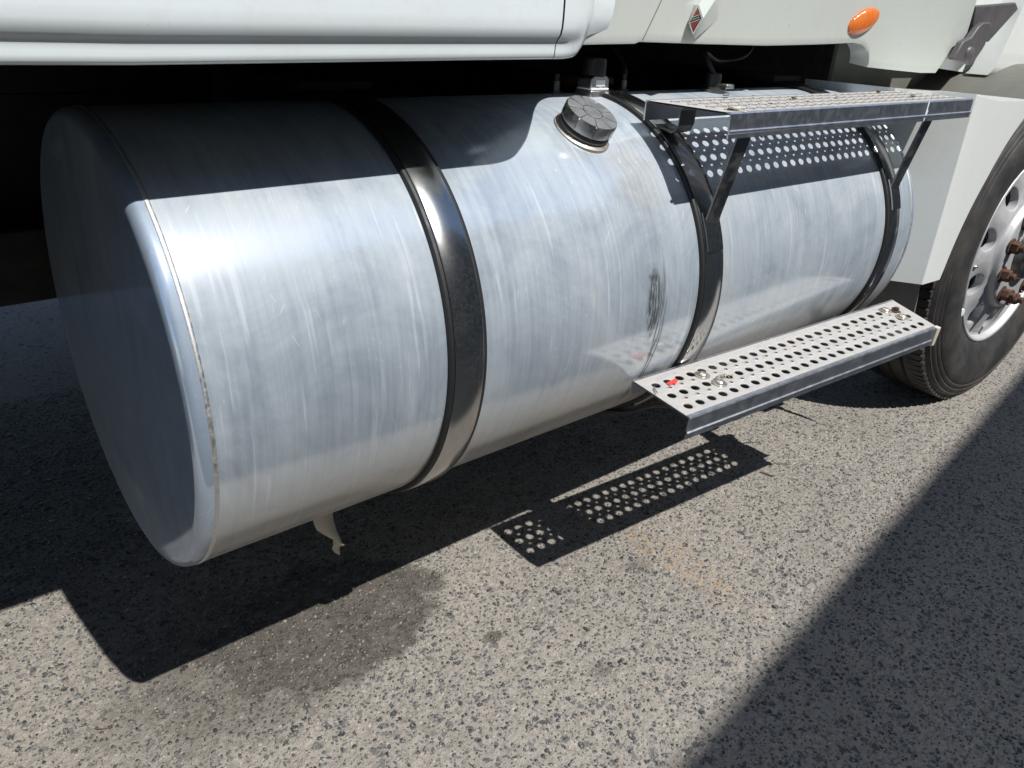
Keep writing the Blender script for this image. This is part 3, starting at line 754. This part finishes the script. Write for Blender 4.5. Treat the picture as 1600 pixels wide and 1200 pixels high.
for x, z in low_pts:
    cols.append(len(v))
    for r_ in range(rows+1):
        t = (r_/rows)**1.5; zz = z + (zt-z)*t
        edge = .0025*max(0, 1-(zz-z)/.004)**2
        v.append((x, ybody(x, zz)+edge, zz))
for i in range(len(cols)-1):
    for r_ in range(rows): f.append((cols[i]+r_, cols[i+1]+r_, cols[i+1]+r_+1, cols[i]+r_+1))
o = len(v)
for x, z in low_pts: v.append((x, fs(x)+.05, z+.006))
for i in range(len(cols)-1): f.append((cols[i], o+i, o+i+1, cols[i+1]))
cabp = MB().add(v, f).build('cab_side_panel', MT['cab'], truck, 48); cabp['label'] = 'white cab side panel above the upper step'
# upper cab and the rest of the body (keeps the sun off the chassis)
mb = MB().box((.83, -.075, 1.31), (2.12, 2.02, 2.9)); mb.box((-3.2, -.29, 2.9), (2.0, 2.1, 2.98)); mb.box((-3.2, 2.0, 1.0), (.85, 2.1, 2.9)); mb.box((-3.2, -.295, 1.07), (-3.1, 2.0, 2.9))
mb.build('cab_shell', MT['white'], truck)
MB().box((-3.1, -.22, 1.085), (.62, 2.0, 1.10)).box((.62, -.02, 1.12), (3.3, 2.0, 1.14)).build('floor_underside', MT['black'], truck)
# door seam line on the cab side (a raised crease) and the emblem, lamp
q0 = at_surf(1004, 62, fs); q1 = at_surf(1036, -8, fs)
mb = MB(); mb.tube([(q0[0], ybody(q0[0], q0[2])-.0002, q0[2]), ((q0[0]+q1[0])/2, ybody((q0[0]+q1[0])/2, (q0[2]+q1[2])/2)-.0002, (q0[2]+q1[2])/2), (q1[0], ybody(q1[0], q1[2])-.0002, q1[2])], .0011, 8); mb.build('panel_crease', MT['seal'], cabp, 60)
emb = empty('emblem'); emb.parent = truck
fsE = fs(1.1) - .008
eL = Vector(at_y(1077.5, 33, fsE)); eR = Vector(at_y(1098.5, 25, fsE-.030)); eT = Vector(at_y(1093, 11.5, fsE-.013)); eB = Vector(at_y(1081.5, 57.5, fsE-.016))
ec = (eL+eR+eT+eB)/4; emb.location = ec
emb['label'] = 'red and black diamond emblem with silver border on a raised mount'
b1 = (eR-eL)/2; b2 = (eT-eB)/2; b2 = b2 - b1*(b2.dot(b1)/b1.length_squared)*.35
en = b1.cross(b2).normalized()
if en.dot(Vector(CAM) - ec) < 0: en = -en
def flatpiece(poly, d0, d1, name, mat):
    n_ = len(poly); v = [b1*a + b2*b_ + en*d1 for a, b_ in poly] + [b1*a + b2*b_ + en*d0 for a, b_ in poly]
    return MB().add(v, [tuple(range(n_)), tuple(range(2*n_-1, n_-1, -1))] + [(i, (i+1) % n_, (i+1) % n_+n_, i+n_) for i in range(n_)]).build(name, mat, emb)
def dm(k_): return [(0, k_), (k_, 0), (0, -k_), (-k_, 0)]
flatpiece(dm(1.0), .0, .0016, 'border', MT['embsilver'])
flatpiece(dm(.84), .0017, .0022, 'black_field', MT['embblack'])
flatpiece([(-.42, .34), (.42, .34), (0, .76)], .0023, .0028, 'red_field', MT['embred'])
flatpiece([(-.58, -.18), (-.05, -.18), (-.05, -.70), (-.10, -.66)], .0023, .0028, 'red_field', MT['embred'])
flatpiece([(.05, -.18), (.58, -.18), (.10, -.66), (.05, -.70)], .0023, .0028, 'red_field', MT['embred'])
flatpiece([(-.56, .24), (.56, .24), (.50, .30), (-.50, .30)], .0023, .0028, 'silver_bar', MT['embsilver'])
flatpiece([(-.69, -.12), (.69, -.12), (.74, -.07), (-.74, -.07)], .0023, .0028, 'silver_bar', MT['embsilver'])
tc = bpy.data.curves.new('lettering', 'FONT'); tc.body = 'INTERNATIONAL'; tc.size = 1.0; tc.align_x = 'CENTER'; tc.align_y = 'CENTER'
to = bpy.data.objects.new('lettering_curve', tc); COL.objects.link(to)
dg = bpy.context.evaluated_depsgraph_get(); tm = bpy.data.meshes.new_from_object(to.evaluated_get(dg)); bpy.data.objects.remove(to)
wt = max(v_.co.x for v_ in tm.vertices)
for v_ in tm.vertices: v_.co = b1*(v_.co.x/wt*.60) + b2*(.085 + v_.co.y*.21) + en*.0027
tl = bpy.data.objects.new('lettering', tm); COL.objects.link(tl); tm.materials.append(MT['embsilver']); tl.parent = emb
# wedge-shaped mount that carries the emblem and runs forward into the panel
def pan(px, py): p = at_surf(px, py, fs); return Vector((p[0], ybody(p[0], p[2])+.003, p[2]))
k_ = 1.10
cT, cR, cB, cL = [ec + b1*a*k_ + b2*b_*k_ - en*.0005 for a, b_ in ((0, 1), (1, 0), (0, -1), (-1, 0))]
tail = [pan(1108, -14), pan(1126, -12), pan(1124, 30), pan(1088, 62), pan(1076, 36), pan(1084, 8)]
allv = [p - ec for p in [cT, cR, cB, cL] + tail]
MB().add(allv, [(0, 1, 2, 3), (0, 4, 5, 1), (1, 5, 6), (1, 6, 2), (2, 6, 7), (2, 7, 8, 3), (3, 8, 9), (3, 9, 0), (9, 4, 0)]).build('mount', MT['cab'], emb, bevel=.0012)

# amber side marker
lamp = empty('side_marker_light'); lamp.parent = truck; lamp['label'] = 'amber oval side marker light on the cab side'
lc = Vector(at_surf(1347, 33, fs)); lamp.location = lc
tx = Vector((1, (fs(lc.x+.01)-fs(lc.x-.01))/.02, 0)).normalized()
def oval(mb, aw, ah, prof, M, n=36, sk=.55):
    v = []; f = []
    for s_, h in prof:
        for i in range(n):
            t = 2*math.pi*i/n; c, s2 = math.cos(t), math.sin(t)
            x = aw*s_*c + sk*ah*s_*s2; z = ah*s_*s2 + .10*aw*s_*c; v.append(M @ Vector((x, z, h)))
    for j in range(len(prof)-1):
        for i in range(n): f.append((j*n+i, j*n+(i+1) % n, (j+1)*n+(i+1) % n, (j+1)*n+i))
    return mb.add(v, f)
nz = Vector((tx.y, -tx.x, 0))
Mo = axis_matrix((0, 0, 0), nz, tx)
oval(MB(), .050, .031, [(1.2, -.006), (1.14, -.001), (1.05, .0005), (1.0, -.002), (1.0, -.008)], Mo).build('bezel', MT['cab'], lamp, 60)
oval(MB(), .050, .031, [(1.0, -.006), (.99, .002), (.93, .007), (.8, .0105), (.55, .0135), (.25, .015), (.01, .0153)], Mo).build('lens', MT['amber'], lamp, 60)
oval(MB(), .050, .031, [(.96, -.003), (.9, -.004), (.01, -.004)], Mo).build('reflector', MT['label'], lamp, 60)

# --- front corner: hood panel, recess, latch, inner panel, fender
fh = lambda x: fs(x) - .012
hp = [at_surf(px, py, fh) for px, py in ((1549, 118), (1575, 119.5), (1600, 120), (1640, 121), (1700, 123))]
tp = [at_surf(px, py, fh) for px, py in ((1603, 0), (1630, 0), (1660, 0), (1700, 0), (1760, 0))]
v = []; f = []
for a, b_ in zip(hp, tp):
    for t in (0, .04, .12, .3, .6, 1.0):
        p = a + (b_-a)*t; v.append((p[0], p[1] + .012*math.exp(-t/.05), p[2]))
for i in range(4):
    for j in range(5): f.append((i*6+j, (i+1)*6+j, (i+1)*6+j+1, i*6+j+1))
o = len(v)
for j in range(6): v.append((v[j][0]-.002, v[j][1]+.06, v[j][2]))
for j in range(5): f.append((j, j+1, o+j+1, o+j))
o2 = len(v)
for i in range(5): v.append((v[i*6][0], v[i*6][1]+.06, v[i*6][2]+.004))
for i in range(4): f.append((i*6, o2+i, o2+i+1, (i+1)*6))
hood = MB().add(v, f).build('hood_panel', MT['white2'], truck, 40)
# recess plate behind the latch
fr = lambda x: fs(x) + .075
rp = [at_surf(px, py, fr) for px, py in ((1462, 106), (1543, 119), (1552, 112), (1612, 0), (1625, -40), (1505, -40), (1500, 40))]
MB().add([tuple(p) for p in rp], [tuple(range(len(rp)))]).build('latch_recess', MT['white2'], truck, fix=False)
lat = empty('hood_latch'); lat.parent = truck; lat['label'] = 'grey rubber hood latch with round button'
fl = lambda x: fs(x) - .004
def slab(pix, f0, th, name, mat, par, bev=.002):
    a = [at_surf(px, py, f0) for px, py in pix]; n_ = len(a)
    v = [tuple(p) for p in a] + [(p[0], p[1]+th, p[2]) for p in a]
    fc_ = [tuple(range(n_)), tuple(range(2*n_-1, n_-1, -1))] + [(i, (i+1) % n_, (i+1) % n_+n_, i+n_) for i in range(n_)]
    o_ = MB().add(v, fc_).build(name, mat, par, bevel=bev); return o_
slab([(1520, 48), (1526, 9), (1555, 7), (1588, 4), (1592, 14), (1545, 66), (1530, 62), (1515, 60)], fl, .02, 'latch_base', MT['latch'], lat, .004)
slab([(1490, 93), (1506, 65), (1519, 58), (1530, 42), (1538, 35), (1549, 35), (1552, 42), (1541, 58), (1541, 68), (1536, 77), (1519, 102)], lambda x: fs(x)-.026, .018, 'latch_strap', MT['latch'], lat, .004)
bp = Vector(at_surf(1513, 85, lambda x: fs(x)-.026))
MB().lathe([(.021, -.002), (.019, .004), (.012, .008), (.0005, .0095)], axis_matrix(bp, nz), 24).build('button', MT['latch'], lat, 60)
# dark inner panel between body and fender
MB().box((1.80, -.015, .80), (5.0, -.005, 1.12)).build('inner_panel', MT['seal'], truck)
MB().box((2.0, -.10, 1.125), (3.2, .0, 1.13)).build('hood_underside', MT['seal'], truck)

# fender with wheel arch
yo, yi = -.345, .055
def fxz(px, py): p = at_y(px, py, yo); return (p[0], p[2])
c0_ = fxz(1430, 437)[0]; XR = 1.893
pf_ = [(XR, .512), fxz(1468, 437)]
for t in np.linspace(176, 119, 22):
    u_ = (180-t)/61; rr_ = .572 - .042*min(1, u_/.5)**.8
    pf_.append((WX + rr_*math.cos(R(t)), WZ + rr_*math.sin(R(t))))
top = [(2.315, .9665), (2.2, .966), (2.05, .969), (1.96, .978), (XR, .990)]
pf_ += top
# front outer face y -.338, inner face +.05
bm = bmesh.new()
rear = lambda x, d: x - (d if abs(x-XR) < 1e-4 else 0)
vo = [bm.verts.new((x, yo, z)) for x, z in pf_]; vm = [bm.verts.new((rear(x, .098), -.19, z)) for x, z in pf_]; vi = [bm.verts.new((rear(x, .099), yi, z)) for x, z in pf_]
n_ = len(pf_)
bm.faces.new(vo)
for i in range(n_):
    j = (i+1) % n_
    bm.faces.new((vo[i], vm[i], vm[j], vo[j])); bm.faces.new((vm[i], vi[i], vi[j], vm[j]))
bm.edges.ensure_lookup_table()
sel = []
for e in bm.edges:
    a, b_ = e.verts
    if abs(a.co.y-yo) < 1e-6 and abs(b_.co.y-yo) < 1e-6 and (min(a.co.z, b_.co.z) > .95 and min(a.co.x, b_.co.x) < 2.4 and math.hypot(a.co.x-WX, a.co.z-WZ) > .535 or abs(a.co.x-XR) < 1e-4 and abs(b_.co.x-XR) < 1e-4): sel.append(e)
bmesh.ops.bevel(bm, geom=list(set(sel)), offset=.035, segments=8, affect='EDGES', profile=.5, clamp_overlap=True)
bmesh.ops.recalc_face_normals(bm, faces=bm.faces)
fm = bpy.data.meshes.new('fender'); bm.to_mesh(fm); bm.free(); fm.materials.append(MT['white2']); fm.shade_smooth(); fm.set_sharp_from_angle(angle=R(30))
fo = bpy.data.objects.new('fender', fm); COL.objects.link(fo); fo.parent = truck; fo['label'] = 'white front fender around the wheel arch'
MB().box((2.72, -.345, 1.06), (3.2, .05, 1.5)).box((3.06, -.345, .6), (3.2, .05, 1.06)).build('hood_fender_blocker', MT['white2'], truck, bevel=.01)  # unseen hood blocks, added to keep sun from leaking into the arch
v = []; f = []
for t in np.linspace(176, 15, 40):
    for yy in (-.335, -.25, -.12, .03): v.append((WX + .548*math.cos(R(t)), yy, WZ + .548*math.sin(R(t))))
for i in range(39):
    for j in range(3): f.append((i*4+j, i*4+j+1, i*4+j+5, i*4+j+4))
MB().add(v, f).build('wheel_arch_liner', MT['seal'], truck, 60)
# splash flap hanging below the fender
MB().add([(1.93, -.325, .52), (1.955, -.325, .40), (1.945, -.325, .285), (1.93, -.22, .275), (1.93, -.05, .33), (1.93, -.02, .52)] + [(x+.006, y, z) for x, y, z in ((1.93, -.325, .52), (1.955, -.325, .40), (1.945, -.325, .285), (1.93, -.22, .275), (1.93, -.05, .33), (1.93, -.02, .52))],
         [(0, 1, 2, 3, 4, 5), (11, 10, 9, 8, 7, 6)] + [(i, (i+1) % 6, (i+1) % 6+6, i+6) for i in range(6)]).build('splash_flap', MT['flap'], truck)

# --- chassis
def rail(y0, s_):
    w_ = .085*s_
    return MB().extrude_x([(y0, .66), (y0+w_, .66), (y0+w_, .672), (y0+.01*s_, .672), (y0+.01*s_, .93), (y0+w_, .93), (y0+w_, .942), (y0, .942)], -3.2, 3.3)
rail(.47, 1).build('chassis_rail', MT['black'], truck); rail(1.36, -1).build('chassis_rail', MT['black'], truck)
MB().box((-3.2, .40, .60), (3.0, .455, .73)).build('air_line_tray', MT['black'], truck, bevel=.004)
MB().box((-3.0, .46, .945), (3.0, 1.4, 1.06)).build('floor_frame', MT['black'], truck)
MB().tube([(-2.8, .9, .62), (-.4, .9, .60), (1.2, .92, .58), (2.4, .95, .62)], .05, 14).build('driveshaft', MT['black'], truck, 60)
# unseen running gear and far side tank, added to block light below
MB().box((.25, .62, .52), (1.1, 1.22, .94)).build('gearbox_blocker', MT['black'], truck, bevel=.05, seg=3)
MB().box((1.15, .56, .48), (2.3, 1.28, 1.05)).build('engine_blocker', MT['black'], truck, bevel=.05, seg=3)
MB().lathe([(.001, 0), (.30, 0), (.33, .02), (.33, 1.28), (.30, 1.3), (.001, 1.3)], Matrix(((0, 0, 1, .48), (0, 1, 0, 1.80), (-1, 0, 0, ZC), (0, 0, 0, 1))), 48).build('far_tank_blocker', MT['chrome'], truck, 40)
# loose wire below the step end
MB().tube([(1.635, -.36, .47), (1.65, -.365, .43), (1.672, -.36, .40), (1.69, -.352, .372), (1.684, -.345, .345)], .0022, 6).build('loose_wire', MT['plastic'], truck, 60)

# ================================================================ small loose things
# strip of masking tape hanging from the tank
tp0 = Vector((.236, -.152, .350))
def ribbon(pts, width, name, mat, wdir=(1, 0, 0), th=.0006):
    v = []; f = []
    for (p, wd, tw) in pts:
        wv = Vector((math.cos(tw), math.sin(tw), .05)).normalized()*wd*width
        p = Vector(p); v += [p - wv*.5, p, p + wv*.5]
    for i in range(len(pts)-1):
        for j in range(2): f.append((i*3+j, i*3+j+1, (i+1)*3+j+1, (i+1)*3+j))
    o_ = MB().add(v, f).build(name, mat, None, 60, fix=False)
    s_ = o_.modifiers.new('solid', 'SOLIDIFY'); s_.thickness = th
    return o_
b0 = Vector((0.246, 0, 0))
def tank_pt(a, dr=.0008): return Vector((0.246, (RT+dr)*math.cos(R(a)), ZC+(RT+dr)*math.sin(R(a))))
pp = [(tank_pt(243.5), 1, -.2), (tank_pt(246), 1, -.2), (tank_pt(248.5, .001), 1, -.2)]
q = tank_pt(249, .001)
for i, (dx, dy, dz, wd, tw) in enumerate(((0, -.002, -.010, .98, -.3), (.001, -.003, -.020, .95, -.35), (.003, -.005, -.032, .9, -.5), (.008, -.010, -.042, .8, -.9), (.013, -.018, -.050, .75, -1.4), (.016, -.015, -.058, .6, -.7), (.014, -.008, -.066, .4, -.2), (.016, -.007, -.074, .3, .1), (.020, -.006, -.082, .08, .2))):
    pp.append((q + Vector((dx, dy, dz))*1.25, wd, tw))
tape = ribbon(pp, .035, 'tape_strip', MT['tape']); tag(tape, 'torn strip of cream masking tape hanging below the tank', 'tape')
# red scrap
p = Vector(at_z(1051, 598, .5035))
mb = MB().prism([(-.014, .0), (.013, .0), (.013, .0012), (-.014, .0012)], -.006, .006)
sc_ = MB().add([(-.014, -.004, 0), (-.004, -.0035, .0005), (-.0035, -.008, .001), (.003, -.0075, .0015), (.004, -.003, .0018), (.014, -.0025, .002), (.014, .006, .002), (-.013, .0055, 0)], [(0, 1, 2, 3, 4, 5, 6, 7)]).build('red_scrap', MT['red'], None, fix=False)
s_ = sc_.modifiers.new('solid', 'SOLIDIFY'); s_.thickness = .0008
sc_.location = p + Vector((0, 0, .0008)); sc_.rotation_euler = (0, 0, R(2)); tag(sc_, 'small torn scrap of red plastic lying on the lower step', 'scrap')
# dry grass tuft on the lower step
p = Vector(at_z(1133, 588, .5035))
mb = MB()
for i in range(16):
    a = RNG.uniform(0, 6.28); l = RNG.uniform(.010, .024); q = Vector((RNG.uniform(-.01, .01), RNG.uniform(-.006, .006), .001))
    mb.tube([q, q + Vector((math.cos(a)*l*.5, math.sin(a)*l*.4, RNG.uniform(.002, .008))), q + Vector((math.cos(a+.6)*l, math.sin(a+.6)*l*.6, RNG.uniform(.0, .006)))], .0006, 5)
t_ = mb.build('grass_tuft', MT['leaf'], None); t_.location = p; tag(t_, 'small tangle of dry grass stuck on the lower step', 'grass')
def leaf(name, loc, sx, sy, rz, mat, label, group, curl=.25):
    v = []; f = []; n = 7
    for i in range(n):
        t = i/(n-1); w_ = math.sin(math.pi*min(1, t*.96+.03))**.8*sy*(.8+.4*random.random())
        z = curl*sx*(t-.5)**2 + random.uniform(0, .0008)
        v += [((t-.5)*sx, -w_, z+.0015*random.random()), ((t-.5)*sx, 0, z-.0003), ((t-.5)*sx, w_, z+.0015*random.random())]
    for i in range(n-1):
        for j in range(2): f.append((i*3+j, i*3+j+1, (i+1)*3+j+1, (i+1)*3+j))
    o_ = MB().add(v, f).build(name, mat, None, 60, fix=False); o_.modifiers.new('solid', 'SOLIDIFY').thickness = .0006
    o_.location = loc; o_.rotation_euler = (0, 0, rz); tag(o_, label, 'leaf', group); return o_
zu = .9852
for px, py, sx, sy, mt, lb in ((1148, 169, .030, .010, 'leaf', 'pale crumpled leaf at the outer end of the upper step'),
                               (1163, 176, .010, .004, 'leaf', 'tiny pale leaf crumb beside the crumpled leaf on the upper step'),
                               (1135, 150, .026, .006, 'leafb', 'brown dry leaf near the rear edge of the upper step'),
                               (1165, 143, .024, .006, 'leaf', 'flat tan leaf behind the brown leaf on the upper step')):
    p = at_z(px, py, zu); leaf('dry_leaf', (p[0], p[1], zu), sx, sy, R(random.uniform(-30, 30)), MT[mt], lb, None)
for px, py, sx, lb in ((1205, 163, .012, 'curled leaf fragment beside the grip holes of the upper step'), (1262, 160, .010, 'thin leaf fragment lying along the outer edge of the upper step'), (1310, 151, .014, 'pale leaf sliver halfway along the upper step'), (1352, 147, .010, 'small leaf flake between two dirt clods on the upper step'), (1180, 150, .016, 'long thin leaf piece next to the brown dry leaf')):
    p = at_z(px, py, zu); leaf('leaf_fragment', (p[0], p[1], zu), sx, .0028, R(random.uniform(-60, 60)), MT[random.choice(['leaf', 'leafb'])], lb, None)
def clod(name, loc, r, mat, label, cat, group=None):
    bm = bmesh.new(); bmesh.ops.create_icosphere(bm, subdivisions=2, radius=r)
    for v_ in bm.verts: v_.co *= random.uniform(.75, 1.2); v_.co.z *= .6
    me_ = bpy.data.meshes.new(name); bm.to_mesh(me_); bm.free(); me_.materials.append(mat)
    o_ = bpy.data.objects.new(name, me_); COL.objects.link(o_); o_.location = loc; tag(o_, label, cat, group); return o_
for px, py, lb in ((1373, 142, 'small brown dirt clod on the rear edge of the upper step'), (1427, 149, 'brown dirt clod near the wheel end of the upper step'), (1240, 152, 'small brown dirt clod in the middle of the upper step')):
    p = at_z(px, py, zu+.002); clod('dirt_clod', (p[0], p[1], zu+.0015), .0055, MT['twig'], lb, 'dirt')
# twigs
def twig(a, b_, r, label, z, mat='twig'):
    p0 = Vector(at_z(*a, z)); p1 = Vector(at_z(*b_, z)); d = p1-p0
    pts_ = [p0 + d*t + Vector((random.uniform(-1, 1), random.uniform(-1, 1), 0))*d.length*.05 + Vector((0, 0, r*.9)) for t in np.linspace(0, 1, 6)]
    o_ = MB().tube(pts_, [r, r, r*.9, r*.8, r*.7, r*.5], 7).build('twig', MT[mat], None, 60); tag(o_, label, 'twig'); return o_
twig((1188, 739), (1206, 745), .003, 'short dark twig lying on the ground by the step shadow', 0, 'leafb')
twig((1022, 606), (1027, 615), .0014, 'tiny dry twig standing by a hole in the lower step', .504)
twig((148, 1139), (172, 1139), .0016, 'thin dark twig lying on the sunlit concrete', 0, 'leafb')

# ================================================================ stones of the concrete surface
def stone_mesh(cx, cy, r, asp, rot, h, seed):
    n = len(seed); t = np.linspace(0, 2*math.pi, n, endpoint=False)
    rr = r*(.75 + .5*seed); x = rr*np.cos(t)*asp; y = rr*np.sin(t)/asp
    c, s_ = math.cos(rot), math.sin(rot)
    X_ = cx + x*c - y*s_; Y_ = cy + x*s_ + y*c
    Xi = cx + (x*c - y*s_)*.66; Yi = cy + (x*s_ + y*c)*.66
    return X_, Y_, Xi, Yi
# pixel footprint decides which stones show
def project(x, y):
    d = (np.stack([x, y, np.zeros_like(x)], -1) - CAM) @ AX
    return 800 + FPX*d[:, 0]/d[:, 1], 600 - FPX*d[:, 2]/d[:, 1], d[:, 1]
cell_ = .0088
gx, gy = np.meshgrid(np.arange(-.42, 3.3, cell_), np.arange(-1.12, 1.35, cell_), indexing='ij')
gx = (gx + RNG.uniform(-.48, .48, gx.shape)*cell_).ravel(); gy = (gy + RNG.uniform(-.48, .48, gy.shape)*cell_).ravel()
px, py, dp = project(gx, gy)
keep = (dp > .1) & (px > -60) & (px < 1660) & (py < 1260) & (py > 380)
# thin out with distance: far stones are left to the material
keep &= RNG.uniform(0, 1, len(gx)) < np.clip(1.15 - (dp-1.2)*.40, .2, .85)
gx, gy, dp = gx[keep], gy[keep], dp[keep]
N_ = len(gx); NS = 8
rad_ = .0012 + .0040*RNG.uniform(0, 1, N_)**2.2 + .0052*RNG.uniform(0, 1, N_)*(RNG.uniform(0, 1, N_) > .95)
rot_ = RNG.uniform(0, 6.28, N_); asp_ = RNG.uniform(.85, 1.35, N_); hh_ = RNG.uniform(.0004, .0024, N_); tone = np.clip(RNG.beta(1.3, 1.2, N_), 0, 1)
sh = RNG.uniform(0, 1, (N_, NS)); th = np.linspace(0, 2*math.pi, NS, endpoint=False)
rr = rad_[:, None]*(.80 + .38*sh); lx = rr*np.cos(th)*asp_[:, None]; ly = rr*np.sin(th)/asp_[:, None]
ca, sa = np.cos(rot_)[:, None], np.sin(rot_)[:, None]
ox = lx*ca - ly*sa; oy = lx*sa + ly*ca
Vr = np.zeros((N_, NS*2, 3))
Vr[:, :NS, 0] = gx[:, None] + ox; Vr[:, :NS, 1] = gy[:, None] + oy; Vr[:, :NS, 2] = -.001
Vr[:, NS:, 0] = gx[:, None] + ox*.7; Vr[:, NS:, 1] = gy[:, None] + oy*.7
tilt = RNG.normal(0, .12, (N_, 2))
Vr[:, NS:, 2] = np.maximum(hh_[:, None] + ox*.7*tilt[:, :1] + oy*.7*tilt[:, 1:], .0002)
Vr[:, NS:, 2] += np.maximum(ground_z(gx, gy), -.0008)[:, None]; Vr[:, :NS, 2] -= .0015
size = rad_/dp; order = np.argsort(-size); bigi = set(order[:300].tolist())
tmplf = [tuple(NS+i for i in range(NS))] + [(i, (i+1) % NS, NS+(i+1) % NS, NS+i) for i in range(NS)]
rest = np.array([i for i in range(N_) if i not in bigi])
Vv = Vr[rest].reshape(-1, 3); nr = len(rest)
loops = []; base_top = np.arange(NS)+NS
quads = np.array([[i, (i+1) % NS, NS+(i+1) % NS, NS+i] for i in range(NS)])
off = (np.arange(nr)*NS*2)
Ft = (off[:, None] + base_top); Fq = (off[:, None, None] + quads).reshape(nr, -1)
Lp = np.concatenate([Ft, Fq], 1).ravel()
cnt = np.tile(np.array([NS] + [4]*NS), nr); start = np.concatenate([[0], np.cumsum(cnt)[:-1]])
me = bpy.data.meshes.new('aggregate'); me.vertices.add(len(Vv)); me.vertices.foreach_set('co', Vv.ravel())
me.loops.add(len(Lp)); me.loops.foreach_set('vertex_index', Lp.astype(np.int32)); me.polygons.add(len(cnt))
me.polygons.foreach_set('loop_start', start.astype(np.int32)); me.update(calc_edges=True); me.validate()
at = me.attributes.new('tone', 'FLOAT', 'POINT'); at.data.foreach_set('value', np.repeat(tone[rest], NS*2).astype(np.float32))
me.materials.append(STONE)
ag = bpy.data.objects.new('aggregate', me); COL.objects.link(ag); ag.parent = ground; ag['kind'] = 'stuff'
for i in order[:300]:
    c = np.array([gx[i], gy[i], 0])
    me = bpy.data.meshes.new('stone'); me.from_pydata((Vr[i]-c).tolist(), [], tmplf); me.materials.append(STONE)
    a_ = me.attributes.new('tone', 'FLOAT', 'POINT'); a_.data.foreach_set('value', np.full(NS*2, tone[i]*.6, np.float32))
    s_ = bpy.data.objects.new('stone', me); COL.objects.link(s_); s_.location = c; s_.parent = ground
print('stones', N_)
